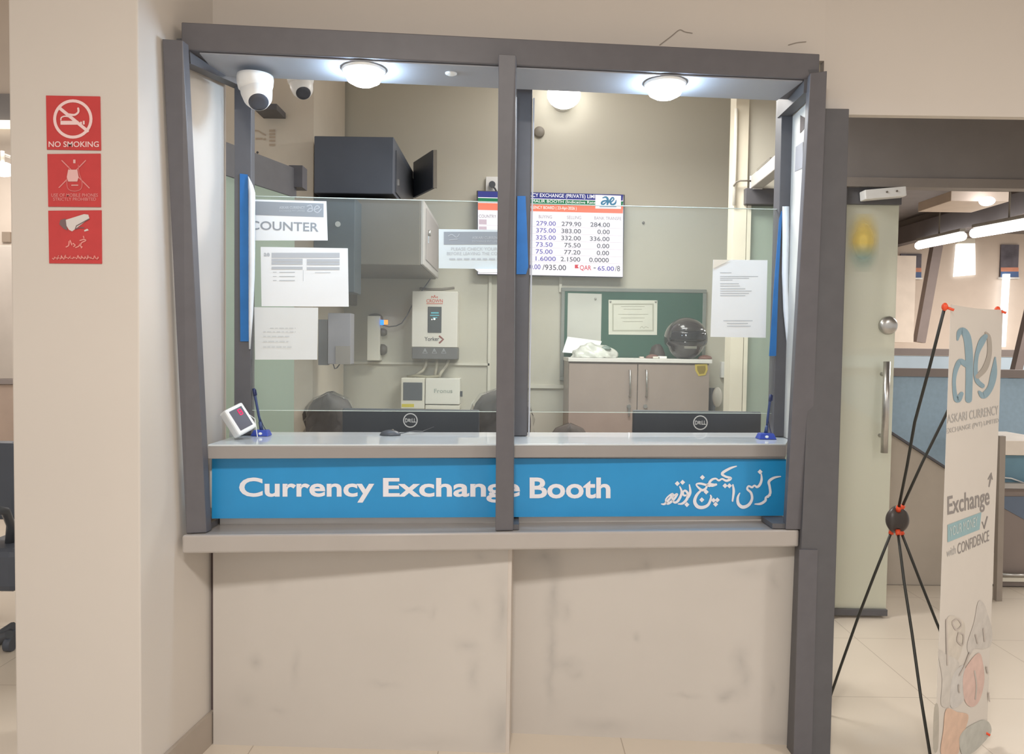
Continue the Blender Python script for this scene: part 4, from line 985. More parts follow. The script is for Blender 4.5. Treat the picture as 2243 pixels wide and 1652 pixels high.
# left glass partition of the booth
gA, gB = P(480, 345, 2.98), P(650, 395, 3.46)
t = thing('side_partition', 'frosted green glass side partition under a dark beam at booth left', 'partition', Vector(((gA.x + gB.x) / 2, (gA.y + gB.y) / 2, 0)))
zh1, zh0 = 2.075, 1.945
def seg(mb, z0, z1, t_, A=gA, B=gB, q0=0.0, q1=1.0):
    a_, b_ = A.lerp(B, q0), A.lerp(B, q1); d_ = (b_ - a_); d_.z = 0; n_ = Vector((-d_.y, d_.x, 0)).normalized() * t_
    return mb.prism([Vector((a_.x, a_.y, z0)), Vector((b_.x, b_.y, z0)), Vector((b_.x, b_.y, z1)), Vector((a_.x, a_.y, z1))], n_)
link('head_beam', seg(MB(), zh0, zh1, .08), FRAME2, t, bevel=.003)
link('beam_end', MB().box((gB.x - .03, gB.y - .02, 1.99), (gB.x + .03, gB.y + .06, 2.085)), FRAME, t)
link('glass', seg(MB(), 0.02, zh0 - .001, .012, q1=.97), FROSTG, t)
link('bottom_rail', seg(MB(), 0.0, 0.019, .05), FRAME2, t)
one('dark_bracket', MB().pbox(556, 227, 606, 240, 3.80, .149), FRAME2, 'short dark bar on the pillar below the near dome camera', 'bracket')
pp = ypan(3.949)
mb = MB()
for y in (284, 291, 298, 306, 315): mb.rect(pp, 590, y, 603, y + 5, .0012)
mb.stroke(pp, [(557, 286), (566, 287), (574, 292), (582, 296)], 3, .0012); mb.rect(pp, 560, 302, 575, 306, .0012); mb.rect(pp, 577, 303, 583, 307, .0012)
one('pillar_writing', mb, mat('faded_ink', (186, 168, 148), .8, var=0), 'faint brown marks on the pale pillar behind the left rear post', 'marking')
one('screw_hook', MB().ball(P(564, 334, 3.93), .006), BLACKP, 'tiny dark hook on the pillar above the dark beam', 'hook')

# right side: frosted glass with dark header belonging to the storefront, and closer box on the beam
t = thing('storefront_pane', 'pale frosted glass pane under dark header behind the right rear post', 'glass pane', P(1680, 1300, STY))
za, zb6 = P(1660, 450, STY).z, P(1660, 415, STY).z
xa, xb = P(1641, 640, STY).x, P(1812, 640, STY).x
link('glass', MB().box((xa, STY + .02, .02), (xb, STY + .032, za)), FROSTG, t)
link('header', MB().box((P(1629, 430, STY).x, STY - .03, za), (xb, STY + .07, zb6)), FRAME2, t, bevel=.003)
link('left_stile', MB().box((P(1632, 640, STY).x + .001, STY, .02), (xa, STY + .06, za - .001)), mat('stile_cream', (226, 220, 200), .5), t)
link('bottom_rail', MB().box((xa, STY, 0), (xb, STY + .06, .0195)), FRAME2, t)
t = thing('conduit_box', 'slanting pale metal box section lying on the dark header at right', 'trunking', P(1680, 400, 3.4))
c0_, c1_ = P(1658, 399, 3.69), P(1716, 352, 3.20)
link('body', MB().beam(c0_, c1_, .055, .06), LGREY, t, bevel=.004)
link('bright_cover', MB().beam(c0_.lerp(c1_, .22) + Vector((-.012, -.01, .032)), c0_.lerp(c1_, .75) + Vector((-.012, -.01, .032)), .035, .010), CHROME, t)
link('end_cap', MB().beam(c0_ + Vector((-.002, .005, 0)), c0_ + (c0_ - c1_).normalized() * .02, .058, .063), WHITEP, t)
one('thin_wire', MB().tube([P(1607, 408, 3.70), P(1612, 399, 3.70), P(1622, 396, 3.70), P(1645, 396, 3.70)], .004, 6), GREYST, 'short grey wire running from the pilaster to the pale box section', 'wire')
one('wall_conduit', MB().tube([P(1613, 238, 3.715), P(1611, 330, 3.715), P(1608, 450, 3.715)], .008, 8), CREAM, 'thin cream conduit running down the pilaster edge', 'conduit')
mb = MB(); a_ = SPAN.map(1750, 290); 
cut = [SPAN.px(1754, 252, .0015), SPAN.px(1763, 258, .0015), SPAN.px(1762, 282, .0015), SPAN.px(1753, 292, .0015)]
mb.add(cut, [(0, 1, 2, 3)]); link('cut_out', mb, mat('cutout_dark', (84, 74, 72), .8), sp)
mb = MB(); mb.add([SPAN.px(1744, 322, .0015), SPAN.px(1760, 310, .0015), SPAN.px(1759, 368, .0015), SPAN.px(1742, 376, .0015)], [(0, 1, 2, 3)]); link('grey_plate', mb, mat('plate_grey', (158, 158, 164), .5), sp)

# ================================================================== COLUMN SIGNS
CP = ypan(2.10)
def csign(q, label):
    t = thing('safety_sign', label, 'sign', CP.px(sum(p[0] for p in q) / 4, q[2][1]), 'red square signs on the column')
    link('plate', MB().prism([CP.px(x, y, .003) for x, y in q], -CP.n * .0029), RED, t); return t
CQ = CP.off(.003)
t = csign([(102, 210), (220, 212), (222, 330), (104, 328)], 'red no smoking sign with crossed cigarette, topmost on the column')
mb = MB(); mb.ring(CQ, 160, 261, 43, 43, 6.5)
mb.stroke(CQ, [(131, 237), (192, 287)], 7, smooth=False)
mb.rect(CQ, 133, 265, 172, 273.5); mb.rect(CQ, 176, 267, 180, 272); mb.rect(CQ, 182, 265, 186, 273)
mb.stroke(CQ, [(134, 263), (135, 258), (142, 255), (152, 256)], 3); mb.stroke(CQ, [(172, 238), (172, 246), (164, 252), (152, 251)], 4.5)
mb.text(CQ, 'NO SMOKING', 107, 310, 217, 322.5, .014); link('symbol_and_lettering', mb, PINKW, t)
t = csign([(105, 338), (221, 337), (222, 454), (107, 453)], 'red no mobile phones sign with crossed handset, middle one on the column')
mb = MB(); mb.stroke(CQ, [(136, 352), (196, 412)], 2.4, smooth=False); mb.stroke(CQ, [(188, 352), (130, 411)], 2.4, smooth=False)
mb.text(CQ, 'USE OF MOBILE PHONES', 113, 424, 215, 431.5, .01); mb.text(CQ, 'STRICTLY PROHIBITED', 117, 433, 211, 440, .01); link('cross_and_lettering', mb, PINK2, t)
mb = MB(); mb.poly(CQ, [(150, 372), (170, 372), (173, 388), (170, 398), (150, 398), (147, 388)], .0014); mb.rect(CQ, 161, 350, 166, 358, .0014); mb.rect(CQ, 157, 405, 172, 407, .0014); link('handset', mb, mat('handset_pink', (226, 180, 176), .6, var=0), t)
mb = MB(); mb.stroke(CQ, [(152, 366), (150, 380), (147, 396), (150, 414), (164, 419), (178, 414), (180, 398), (174, 380), (172, 362)], 2.0, .0012); link('handset_outline', mb, mat('handset_dim', (206, 110, 108), .6, var=0), t)
t = csign([(107, 462), (223, 461), (224, 578), (109, 577)], 'red surveillance camera sign with Urdu writing, lowest on the column')
def C8(p): return [(90 + x * .2362, 200 + y * .2362) for x, y in p]
mb = MB(); mb.poly(CQ, C8([(225, 1195), (400, 1140), (440, 1145), (450, 1180), (330, 1270), (290, 1300), (260, 1285), (235, 1245)])); mb.poly(CQ, C8([(400, 1290), (430, 1275), (445, 1290), (405, 1302)])); link('camera_picture', mb, mat('camera_pic_white', (216, 208, 204), .6, var=0), t)
mb = MB(); mb.poly(CQ, C8([(180, 1195), (230, 1182), (238, 1250), (250, 1290), (215, 1278), (172, 1235)]), .0013); mb.stroke(CQ, C8([(320, 1280), (330, 1250), (448, 1185)]), 2.2, .0016, smooth=False); mb.stroke(CQ, C8([(330, 1275), (370, 1265), (400, 1270)]), 2, .0016); link('camera_shading', mb, mat('camera_pic_dark', (120, 98, 98), .6, var=0), t)
mb = MB()
for p in ([(235, 1445), (258, 1430), (262, 1395)], [(272, 1385), (288, 1425)], [(300, 1412), (318, 1428), (306, 1440)], [(325, 1450), (352, 1438), (364, 1418), (372, 1440), (384, 1444)], [(365, 1385), (400, 1375), (418, 1385), (380, 1405), (372, 1425)]): mb.stroke(CQ, C8(p), 2.6, .0012)
for x, y in ((397, 1348), (400, 1360), (378, 1452)): mb.ell(CQ, *C8([(x, y)])[0], 1.5, 1.5, .0012, 8)
rr = random.Random(5); x = 110
while x < 520:
    w_ = rr.uniform(18, 34); mb.stroke(CQ, C8([(x, 1545 + rr.uniform(-6, 8)), (x + w_ * .4, 1556 + rr.uniform(-6, 6)), (x + w_ * .7, 1535 + rr.uniform(-14, 4)), (x + w_, 1550)]), 1.8, .0012); x += w_ + rr.uniform(4, 12)
    if rr.random() < .6: mb.ell(CQ, *C8([(x - 12, 1528 + rr.uniform(-6, 4))])[0], 1.1, 1.1, .0012, 6)
link('urdu_lettering', mb, mat('urdu_pink', (232, 150, 142), .6, var=0), t)

# ================================================================== OFFICE DOOR AND OFFICE (right)
# transom and head of the storefront
zt_a, zt_b = P(2000, 254, STY).z + .05, P(2000, 391, STY).z
xL = P(1800, 300, STY).x + .001
struct('trim_10', MB().box((xL, STY, zt_b + .002), (6.0, STY + .05, 3.05)), mat('transom_dark', (134, 129, 127), .4, var=.05))
struct('trim_11', MB().box((xL, STY - .01, P(2000, 411, STY).z), (6.0, STY + .06, zt_b)), mat('door_head_grey', (142, 134, 128), .5))
# door leaf
dx0, dx1 = P(1851, 640, STY).x, P(1970, 640, STY).x
LY = STY + .03
t = thing('glass_door', 'frosted glass office door leaf with dark rails and steel pull handle', 'door', ((dx0 + dx1) / 2, LY, 0))
zr0, zr1, zr2, zr3 = P(1920, 410, LY).z, P(1920, 449, LY).z, P(1890, 1333, LY).z, 0.012
link('top_rail', MB().box((dx0, LY - .015, zr1), (dx1 + .005, LY + .03, zr0)), FRAME2, t, bevel=.002)
link('glass', MB().box((dx0, LY, zr2), (dx1, LY + .012, zr1 - .0005)), FROSTD, t)
link('bottom_rail', MB().box((dx0, LY - .015, zr3), (dx1 + .002, LY + .03, zr2 - .0005)), FRAME2, t, bevel=.002)
hh = [P(1938, 792, LY - .05), P(1930, 992, LY - .05)]
hcx = P(1929, 890, LY).x
link('pull_handle', MB().cyl((hcx, LY - .05, hh[0].z), (hcx, LY - .05, hh[1].z), .016), CHROME, t)
for f_ in (.14, .82):
    z_ = hh[0].z + (hh[1].z - hh[0].z) * f_; link('handle_standoff', MB().cyl((hcx, LY - .05, z_), (hcx, LY - .001, z_), .009, n=14), CHROME, t)
lp_ = P(1953, 713, LY - .002); link('lock_disc', MB().lathe((dx1 - .038, LY - .001, lp_.z), (0, -1, 0), [(.044, 0), (.044, .012), (.036, .02), (.01, .022), (0, .022)]), CHROME, t)
t = thing('door_closer', 'slanted white door closer box on the top rail of glass door', 'door closer', P(1930, 435, LY - .05))
ca, cb = P(1889, 429, LY - .05), P(1979, 421, LY - .05)
link('body', MB().beam(ca, cb, .06, .045), WHITEP, t, bevel=.004)
for q_ in (.52, .76): q = ca.lerp(cb, q_) + Vector((0, -.0305, .003)); link('screw', MB().cyl(q, q + Vector((0, -.003, 0)), .005, n=10), GREYST, t)
struct('trim_12', MB().box((dx0 - .055, STY, 0), (dx0 - .004, STY + .06, P(1860, 411, STY).z - .001)), FRAME2)
struct('trim_13', MB().box((xb + .001, STY, 0), (dx0 - .056, STY + .05, P(1860, 411, STY).z - .001)), FRAME2)
# office shell
struct('wall_office_back', MB().box((1.0, 10.4, 0), (9, 10.5, 3.0)), WALLOFF)
struct('wall_office_mid', MB().box((1.36, 4.85, 0), (1.46, 10.4, 3.0)), WALLOFF)
# poster behind the frosted glass, stuck on the door's inner face
def soft_print(name, c1, c2):
    """thin printed film with faded edges: yellow above, teal below"""
    m = bpy.data.materials.new(name); m.use_nodes = True; nt = m.node_tree
    for n in list(nt.nodes): nt.nodes.remove(n)
    N = nt.nodes.new; L = nt.links.new
    out = N('ShaderNodeOutputMaterial'); tc = N('ShaderNodeTexCoord'); mp = N('ShaderNodeMapping'); gr = N('ShaderNodeTexGradient'); gr.gradient_type = 'QUADRATIC_SPHERE'
    no = N('ShaderNodeTexNoise'); no.inputs['Scale'].default_value = 14
    mp.inputs['Location'].default_value = (-.78, 0, -.80); mp.inputs['Scale'].default_value = (1.56, 0, 1.56)
    L(tc.outputs['Generated'], mp.inputs[0]); L(mp.outputs[0], gr.inputs[0])
    sx = N('ShaderNodeSeparateXYZ'); L(tc.outputs['Generated'], sx.inputs[0])
    ra = N('ShaderNodeValToRGB'); ra.color_ramp.elements[0].position = .25; ra.color_ramp.elements[1].position = .5
    ra.color_ramp.elements[0].color = rgb(c2); ra.color_ramp.elements[1].color = rgb(c1); L(sx.outputs[2], ra.inputs[0])
    d = N('ShaderNodeBsdfDiffuse'); L(ra.outputs[0], d.inputs[0]); tr = N('ShaderNodeBsdfTransparent'); mx = N('ShaderNodeMixShader')
    mu = N('ShaderNodeMath'); mu.operation = 'MULTIPLY'; mu.use_clamp = True; ad = N('ShaderNodeMath'); ad.operation = 'ADD'; ad.inputs[1].default_value = .9
    L(no.outputs['Fac'], ad.inputs[0]); L(tc.outputs['Object'], no.inputs['Vector']); L(gr.outputs['Fac'], mu.inputs[0]); L(ad.outputs[0], mu.inputs[1])
    L(mu.outputs[0], mx.inputs[0]); L(tr.outputs[0], mx.inputs[1]); L(d.outputs[0], mx.inputs[2]); L(mx.outputs[0], out.inputs[0]); return m
yo = one('yellow_poster', MB().pbox(1856, 468, 1926, 596, LY - .002, .0012), soft_print('blurred_print', (240, 214, 124), (166, 192, 184)), 'blurred yellow and teal poster on the upper frosted door glass', 'poster')
# partitions
def part_screen(label, Y, rects, loc):
    t = thing('office_partition', label, 'partition', loc, 'blue office partitions')
    for nm, bx, m, dep, oy in rects: link(nm, MB().pbox(*bx, Y + oy, dep), m, t, bevel=.003)
    return t
BF = 1330
part_screen('farther pale blue office partition showing above the nearer one', 6.6,
            [('cap_rail', (1840, 764, 2243, 779), PARTGREY, .06, -.01), ('fabric', (1840, 779.5, 2243, 900), mat('partition_fabric_pale', (190, 208, 222), .85, var=.04), .04, 0), ('base_panel', (1840, 900.5, 2243, 1117), PARTBEIGE, .04, 0)], P(2090, 1117, 6.6))
t = part_screen('near blue office partition with grey cap behind the banner stand', 4.9,
            [('cap_rail', (1830, 808, 2300, 826), PARTGREY, .07, -.015), ('fabric', (1830, 826.5, 2300, 1060), PARTBLUE, .04, 0), ('base_panel', (1830, 1060.5, 2300, 1210), PARTBEIGE, .04, 0)], P(2090, 1218, 4.9))
# beige desk end in front with slanted top edge
dp = ypan(4.30)
t = thing('desk_end_panel', 'beige desk end panel with slanting dark top edge behind banner legs', 'desk panel', P(2000, 1330, 4.30))
pl = [(1830, 872), (1958, 955), (2074, 1028), (2074, 1316), (1830, 1316)]
link('panel', MB().prism([P(x, y, 4.30) for x, y in pl], (0, .03, 0)), PARTBEIGE, t)
link('edge_strip', MB().beam(P(1830, 870, 4.295), P(2074, 1027, 4.295), .035, .012), INKD, t)
zz = P(2000, 1316, 4.30).z
link('kick_plate', MB().box((P(1830, 1316, 4.3).x, 4.295, 0.0), (P(2074, 1316, 4.3).x, 4.33, zz - .0005)), mat('kick_slate', (96, 96, 104), .5), t)
# desk at the right edge
t = thing('office_desk', 'office desk with white edge and blue inset right of the banner', 'desk', P(2220, 1335, 4.2))
DKY = 4.25
ra = 2186
link('top', MB().pbox(ra, 966, 2330, 998, DKY, .5), mat('desk_white', (240, 230, 218), .4), t, bevel=.003)
link('blue_panel', MB().pbox(ra, 998.5, 2330, 1068, DKY + .05, .02), mat('glass_blue', (108, 146, 166), .3, var=.1), t)
link('shelf', MB().pbox(ra, 1060, 2330, 1071, DKY, .045), LGREY, t)
link('cable', MB().tube([P(2195, 1046, DKY + .03), P(2215, 1048, DKY + .03), P(2243, 1058, DKY + .03)], .004, 6), WHITEP, t)
link('modesty_panel', MB().pbox(ra, 1071.5, 2330, 1262, DKY + .05, .02), mat('modesty_taupe', (140, 128, 122), .5, var=.04), t)
link('blue_drape', MB().prism([P(x, y, DKY + .045) for x, y in ((2196, 1088), (2330, 1088), (2330, 1168), (2243, 1138), (2196, 1112))], (0, .004, 0)), mat('slate_blue', (104, 118, 138), .6), t)
link('foot_rail', MB().tube([P(ra, 1259, DKY + .02), P(2330, 1261, DKY + .02)], .012, 10), CHROME, t)
link('lower_rail', MB().pbox(ra, 1266, 2330, 1275, DKY + .03, .02), CREAM, t)
link('lower_panel', MB().pbox(ra, 1275.5, 2330, 1316, DKY + .05, .02), mat('modesty_taupe', (140, 128, 122), .5), t)
zz = P(2250, 1322, DKY).z
a_ = P(ra, 1322, DKY).x; b_ = P(2330, 1322, DKY).x
link('base', MB().box((a_, DKY + .04, 0), (b_, DKY + .09, P(2250, 1316, DKY).z - .001)), mat('kick_slate', (96, 96, 104), .5), t)
one('metal_pole', MB().beam(P(2193, 955, 4.05), Vector((P(2181, 1420, 4.05).x, 4.05, 0.0)), .03, .03, (0, 1, 0)), mat('pole_taupe', (158, 148, 138), .4), 'thin taupe metal pole standing beside the right edge of banner', 'pole')
# wall brace, window, posters
one('diagonal_brace', MB().beam(P(2058, 500, 9.8), P(2013, 750, 9.8), .115, .10, (0, 1, 0)), mat('brace_taupe', (134, 122, 118), .6), 'dark diagonal brace on the far office wall left of window', 'brace')
one('diagonal_brace', MB().beam(P(2266, 640, 6.0), P(2219, 840, 6.0), .06, .06, (0, 1, 0)), mat('brace_taupe', (134, 122, 118), .6), 'dark diagonal brace at the right frame edge above the near blue partition', 'brace')
struct('trim_14', MB().pbox(1940, 560, 2004, 750, 9.6, .75), mat('jamb_cream', (216, 204, 190), .6))
wt = thing('bright_blind', 'small bright blank panel glowing on the far office wall', 'panel', P(2114, 605, 10.37))
link('lit_sheet', MB().prism([P(x, y, 10.37) for x, y in ((2096, 535), (2136, 533), (2137, 602), (2090, 606))], (0, .0295, 0)), emis('daylight_sheet', (255, 255, 252), 1.4), wt)
link('hanger', MB().pbox(2098, 522, 2136, 533, 10.37, .0295), CREAM, wt)
struct('window_1', MB().prism([P(x, y, 10.3) for x, y in ((2201, 600), (2213, 600), (2203, 760), (2192, 760))], (0, .05, 0)), emis('daylight_slit', (255, 255, 255), 1.8))
def office_poster(x0, y0, x1, y1, label):
    Y = 10.375; t = thing('hanging_poster', label, 'poster', P((x0 + x1) / 2, y1, Y), 'posters on the far office wall'); pn = ypan(Y)
    link('picture', MB().pbox(x0, y0, x1, y1, Y, .0245), mat('poster_picture', (92, 88, 96), .6, var=.5, scale=5), t)
    mb = MB(); mb.rect(pn, x0, y1 - 22, x1, y1 - 13, .002); link('orange_band', mb, mat('poster_orange', (206, 140, 112), .6, var=.2), t)
    mb = MB(); mb.rect(pn, x0, y1 - 13, x1, y1, .002); link('blue_band', mb, mat('poster_blue', (78, 104, 148), .6), t)
    link('bottom_bar', MB().tube([P(x0 - 6, y1 + 1, Y - .01), P(x1 + 2, y1 + 1, Y - .01)], .012, 8), WHITEP, t)
office_poster(1972, 556, 2018, 609, 'dark poster with blue lower band beside the door glass')
office_poster(2192, 536, 2231, 608, 'dark poster with blue lower band at the far right edge')
# ceiling items in the office
def tube_lamp(a_, b_, r, label, m):
    t = thing('tube_light', label, 'tube light', a_.lerp(b_, .5), 'glowing tube lights in the office')
    link('tube', MB().tube([a_, b_], r, 14), m, t)
    d_ = (b_ - a_); link('batten', MB().beam(a_ + Vector((0, 0, r + .02)), b_ + Vector((0, 0, r + .02)), .05, .03), GREYST, t)
    top = a_.lerp(b_, .5); link('drop_rod', MB().cyl(top + Vector((0, 0, r + .03)), Vector((top.x, top.y, 2.9)), .008, n=10), GREYST, t)
TUBE = emis('tube_glow', (255, 253, 250), 6.0)
tube_lamp(P(2012, 538, 8.8), P(2108, 518, 7.6), .042, 'shorter glowing tube light hanging left of the longer one', TUBE)
tube_lamp(P(2134, 511, 7.4), P(2300, 482, 6.2), .045, 'longer glowing tube light at the right edge', TUBE)
one('ceiling_duct', MB().beam(P(1950, 525, 9.8), P(2420, 400, 6.0), .12, .20), mat('duct_grey', (104, 98, 98), .7), 'long dark grey duct running under the office ceiling', 'duct')
one('ceiling_duct', MB().beam(P(1950, 500, 9.9), P(2420, 365, 6.4), .10, .08), mat('duct_light', (132, 126, 122), .7), 'slim lighter pipe above the long dark office duct', 'duct')
t = thing('ceiling_unit', 'pale boxed ceiling unit with a bright spot behind the doorway head', 'ceiling unit', P(2140, 440, 6.2))
link('box', MB().pbox(2083, 419, 2210, 441, 6.2, .5), mat('unit_beige', (196, 182, 168), .6), t, bevel=.004)
q = P(2162, 441, 6.1); link('spot', MB().ball(q, .055, .055, .035), emis('spot_glow', (255, 250, 255), 9.0), t)
one('light_fitting', MB().ball(P(2016, 507, 9.0), .035, .035, .012), emis('far_glow', (255, 250, 240), 3.0), 'tiny glowing ceiling light above the left tube light', 'light')

# ================================================================== X-BANNER STAND
TLb, BLb = P(2082, 667, 2.36), None
ba = Vector((P(2068, 1100, 2.28).x, 2.28, 0)); bb = Vector((P(2181, 1100, 2.52).x, 2.52, 0))
BP = Pan(ba, bb, ba + Vector((0, 0, 1)))
bn = thing('banner_stand', 'white currency exchange banner on an X-shaped rod stand', 'banner stand', Vector(((ba.x + bb.x) / 2, 2.6, 0)))
ztl, zbl = BP.map(2084, 667)[1], 0.035
Wb = (bb - ba).length; NB_ = 20
mb = MB(); vs = []
def bow(a): return .012 * math.sin(math.pi * a) 
for j in range(2):
    for i in range(NB_ + 1):
        a_ = i / NB_; vs.append(BP.pt(a_ * Wb, zbl if j == 0 else ztl - .004 * math.sin(math.pi * a_)))
mb.add(vs, [(i, i + 1, i + NB_ + 2, i + NB_ + 1) for i in range(NB_)])
o = link('banner_sheet', mb, BANNER, bn); s_ = o.modifiers.new('solid', 'SOLIDIFY'); s_.thickness = .0012; s_.offset = -1
# artwork in banner pixel positions
def C4(p): return [(2030 + x * .19364, 640 + y * .19364) for x, y in p]
mb = MB()
mb.stroke(BP, C4([(345, 540), (365, 460), (410, 440), (455, 520), (475, 700), (478, 900), (470, 1215)]), [4, 11, 15, 17, 17, 16, 15], .001)
mb.stroke(BP, C4([(440, 820), (375, 785), (325, 880), (305, 1020), (320, 1180), (350, 1215), (390, 1150)]), [12, 12, 10, 8, 10, 14, 9], .001)
mb.stroke(BP, C4([(625, 1060), (565, 1000), (548, 880), (565, 700), (620, 560), (660, 500)]), [10, 10, 9, 9, 14, 10], .0012)
mb.stroke(BP, C4([(590, 1130), (640, 1170), (715, 1080), (755, 920), (770, 740)]), [6, 14, 13, 14, 3], .001)
link('logo', mb, TEAL, bn)
mb = MB()
mb.stroke(BP, C4([(665, 460), (700, 520), (705, 700), (655, 860), (570, 955)]), [5, 9, 10, 12, 10], .0014); link('logo_swirl', mb, TAUPE, bn)
LG = mat('banner_grey_text', (184, 182, 179), .6, var=0); DG = mat('banner_dark_text', (146, 140, 137), .6, var=0)
mb = MB()
mb.text(BP, 'ASKARI CURRENCY', 2074, 0, 2186, 0, .0, .001, skew=(909, 928, 888, 908)); mb.text(BP, 'EXCHANGE (PVT) LIMITED', 2072, 0, 2187, 0, .0, .001, skew=(939, 954, 916, 928)); link('company_lettering', mb, LG, bn)
mb = MB(); mb.text(BP, 'Exchange', 2075, 0, 2167, 0, .012, .001, skew=(1088, 1141, 1066, 1118))
mb.stroke(BP, [(2166, 1066), (2169, 1050), (2171, 1036)], [2, 3, 1.5], .001); mb.stroke(BP, [(2164, 1050), (2171, 1036), (2173, 1050)], 2, .001, smooth=False)
mb.text(BP, 'CONFIDENCE', 2097, 0, 2166, 0, .0, .001, skew=(1191, 1215, 1161, 1185)); mb.stroke(BP, [(2151, 1144), (2155, 1158), (2162, 1132)], 2.5, .001, smooth=False)
link('slogan_lettering', mb, DG, bn)
mb = MB(); mb.text(BP, 'with', 2073, 0, 2093, 0, .0, .001, skew=(1203, 1221, 1194, 1213)); link('small_lettering', mb, LG, bn)
mb = MB(); mb.poly(BP, [(2075, 1150), (2149, 1122), (2145, 1160), (2075, 1188)], .001); link('blue_box', mb, mat('banner_box_teal', (150, 184, 190), .6, var=.03), bn)
mb = MB(); mb.text(BP, 'YOUR MONEY', 2079, 0, 2140, 0, .0, .0018, skew=(1155, 1176, 1131, 1152)); link('box_lettering', mb, mat('box_pale', (206, 216, 214), .6, var=0), bn)
# faded picture of notes and a purse at the foot
def C6(p): return [(2030 + x * .2191, 1290 + y * .2191) for x, y in p]
def blob(pts, col_, nm, off):
    q = C6(pts); n = len(q); o_ = []
    for i in range(n):
        a_, b_, c_, d_ = q[i - 1], q[i], q[(i + 1) % n], q[(i + 2) % n]
        for k in range(4):
            t_ = k / 4; o_.append(tuple(.5 * (2 * b_[j] + (c_[j] - a_[j]) * t_ + (2 * a_[j] - 5 * b_[j] + 4 * c_[j] - d_[j]) * t_ ** 2 + (3 * b_[j] - a_[j] - 3 * c_[j] + d_[j]) * t_ ** 3) for j in range(2)))
    m_ = MB(); m_.poly(BP, o_, off); return link(nm, m_, mat('print_' + nm, col_, .6, var=.10, scale=25), bn)
blob([(200, 300), (260, 270), (360, 320), (380, 420), (350, 600), (300, 720), (210, 700), (190, 500)], (212, 204, 192), 'pale_notes', .001)
blob([(510, 130), (570, 150), (620, 300), (650, 420), (640, 560), (560, 600), (470, 600), (430, 660), (400, 560), (470, 330)], (204, 198, 191), 'grey_notes', .0012)
blob([(110, 620), (200, 660), (320, 740), (280, 900), (240, 1150), (140, 1160), (150, 900)], (208, 202, 194), 'lower_notes', .0012)
blob([(250, 880), (360, 760), (390, 880), (380, 1080), (300, 1180), (230, 1160)], (208, 204, 199), 'silver_notes', .0014)
blob([(430, 720), (520, 640), (560, 760), (570, 930), (520, 1120), (440, 1180), (370, 1100), (360, 860)], (218, 188, 177), 'pink_notes', .0016)
blob([(190, 1200), (300, 1230), (410, 1260), (380, 1400), (330, 1500), (300, 1660), (140, 1660), (160, 1420)], (220, 188, 166), 'orange_fold', .0016)
blob([(320, 1500), (380, 1400), (500, 1330), (560, 1310), (620, 1340), (640, 1430), (560, 1540), (450, 1640), (350, 1660)], (190, 190, 182), 'grey_purse', .0018)
blob([(70, 1190), (115, 1190), (110, 1590), (60, 1590)], (184, 178, 166), 'grey_bar', .001)
mb = MB()
for p in ([(190, 310), (195, 560), (200, 760)], [(470, 820), (490, 960), (480, 1100)], [(250, 330), (300, 300), (340, 360), (290, 410), (250, 350)], [(310, 440), (360, 460), (350, 560), (300, 520), (310, 450)], [(560, 400), (570, 520)], [(480, 460), (500, 540)], [(320, 860), (370, 770), (420, 640)], [(590, 780), (600, 840)], [(610, 1040), (615, 1120)], [(310, 960), (315, 1030)]):
    mb.stroke(BP, C6(p), 3.2, .0022)
link('note_linework', mb, mat('print_lines', (194, 184, 176), .6, var=.1), bn)
# rods, hub, clips
hub = P(1963, 1138, 2.62)
H = link('hub', MB().ball(hub, .037, .033, .042, 24, 16, lambda q, d: q * (1 - .12 * math.sin(3 * math.atan2(d.y, d.x)))), mat('hub_black', (72, 66, 64), .4, var=.05), bn)
tl, tr = BP.px(2079, 672, -.012), BP.px(2194, 679, -.012); bl_, br_ = BP.pt(.01, zbl + .02, -.012), BP.pt(Wb - .01, zbl + .02, -.012)
rear = Vector((P(1806, 1585, 2.735).x, 2.735, 0.006)); 
for e, bend in ((tl, -.02), (tr, .02), (bl_, .01), (br_, .0), (rear, 0)):
    d_ = (e - hub); mid_ = hub + d_ * .5 + Vector((bend * .3, .012, bend * .2))
    o = link('rod', MB().tube([hub + d_ * .04, hub + d_ * .28 + Vector((0, .008, 0)), mid_, hub + d_ * .75 + Vector((0, .008, 0)), e], .0046, 10), ROD, bn)
    s0_ = hub + d_.normalized() * .036
    plabel(link('socket', MB().cyl(s0_, s0_ + d_.normalized() * .018, .0085, n=12), ORANGE, o), 'orange socket')
    if e is not rear: plabel(link('clip', MB().ball(e, .009, .009, .012, 12, 8).cyl(e, e + BP.n * .02 + Vector((.006, 0, -.01)), .004, n=8), ORANGE, o), 'orange corner clip')
    else: link('foot', MB().ball(e, .008, .008, .006, 10, 6), ROD, o)

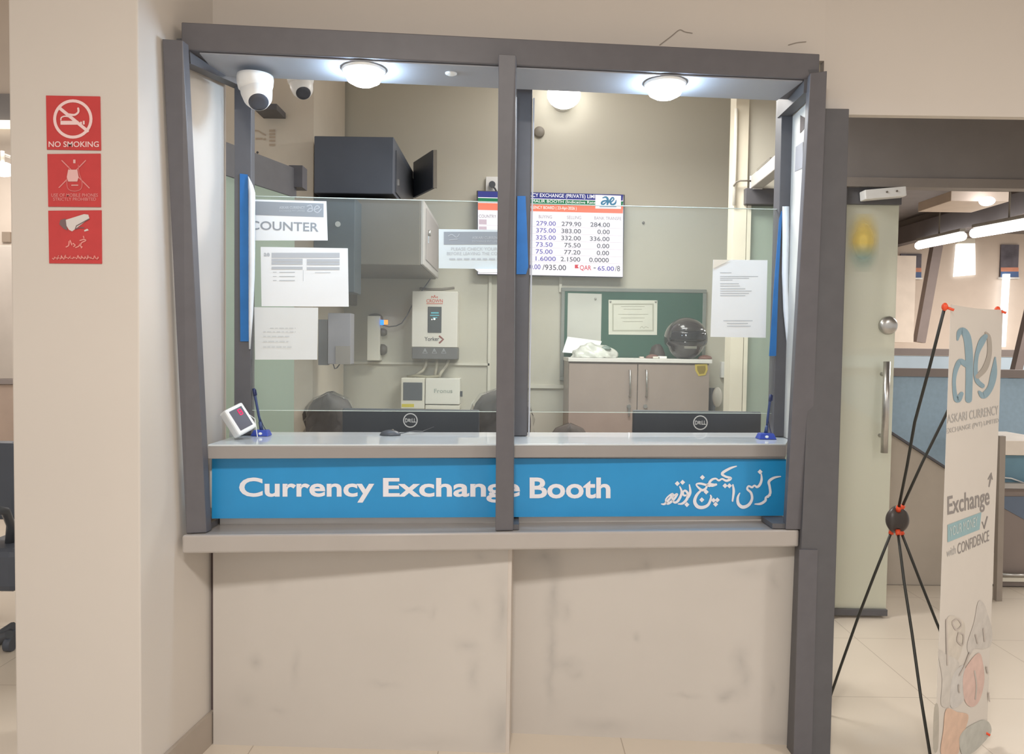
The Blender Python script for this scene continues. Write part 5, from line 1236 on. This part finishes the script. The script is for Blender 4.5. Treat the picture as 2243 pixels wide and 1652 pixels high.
# ================================================================== GAP LEFT OF THE COLUMN
LYB = 6.0
struct('wall_left_far', MB().box((-6.5, LYB, 0), (P(60, 800, LYB).x + .6, LYB + .1, 4.2)), WALLOFF)
struct('trim_15', MB().pbox(-80, 205, 60, 262, LYB - .02, .019), mat('transom_dark', (92, 88, 88), .4))
t = one('light_strip', MB().pbox(-40, 263, 50, 276, LYB - .09, .08), emis('strip_glow', (255, 244, 225), 1.3), 'horizontal light strip in the office gap left of the column', 'light')
t = thing('ceiling_lamp', 'glowing lamp in the office gap left of the column', 'lamp', P(8, 380, 5.2))
link('globe', MB().ball(P(6, 371, 5.2), .075, .07, .048), emis('lamp_glow', (255, 255, 252), 8.0), t)
q = P(6, 371, 5.2); link('stem', MB().cyl(q + Vector((0, 0, .045)), q + Vector((0, 0, .12)), .012, n=10).cyl(q + Vector((0, 0, .1)), Vector((q.x, LYB - .021, q.z + .1)), .01, n=8), GREYST, t)
one('wall_tag', MB().pbox(4, 508, 22, 530, LYB - .02, .019), mat('tag_brown', (150, 134, 118), .6), 'small brown plate on the far wall left of the column', 'plate')
t = part_screen('grey office partition with white cap seen left of the column', 5.6, [('fabric', (-60, 538, 48, 830), mat('part_grey', (186, 176, 166), .8), .03, 0), ('cap_rail', (-60, 830.5, 48, 842), PARTGREY, .04, -.01), ('base_panel', (-60, 842.5, 48, 1160), mat('part_taupe', (176, 156, 142), .8), .03, 0)], P(0, 1160, 5.6))
struct('ceiling_left', MB().box((-7, 2.8, 4.2), (-1.9, 6.1, 4.3)), CEIL)
# black office chair
ch = thing('office_chair', 'black office chair cut off by the frame left of column', 'chair', P(0, 1480, 3.30))
CHY = 3.30
link('backrest', MB().pbox(-90, 968, 34, 1140, CHY + .05, .06), BLACKM, ch, bevel=.02)
link('seat', MB().pbox(-90, 1205, 34, 1300, CHY - .12, .40), BLACKM, ch, bevel=.03)
link('armrest', MB().tube([P(20, 1205, CHY), P(24, 1150, CHY), P(12, 1120, CHY - .1), P(-20, 1115, CHY - .16)], .018, 10), BLACKP, ch)
link('gas_column', MB().cyl(P(-40, 1300, CHY + .05), P(-40, 1440, CHY + .05), .03), BLACKP, ch)
for e in (P(30, 1432, CHY), P(22, 1500, CHY - .1), P(-120, 1450, CHY), P(-80, 1520, CHY - .1), P(-40, 1400, CHY + .3)):
    q = Vector((e.x, e.y, .07)); lg = link('base_leg', MB().tube([P(-40, 1420, CHY + .05), q], [.026, .018], 8), BLACKP, ch)
    link('caster', MB().cyl(Vector((q.x - .014, q.y, .028)), Vector((q.x + .014, q.y, .028)), .028, n=14), BLACKM, lg)
# hall ceiling lamp fixture
t = thing('ceiling_panel', 'square ceiling light panel in the hall behind the viewer', 'light', (HALL_LIGHT[0], HALL_LIGHT[1], 2.77))
x_, y_, _ = HALL_LIGHT
link('bezel', MB().box((x_ - .24, y_ - .24, 2.775), (x_ + .24, y_ + .24, 2.7995)), WHITEP, t)
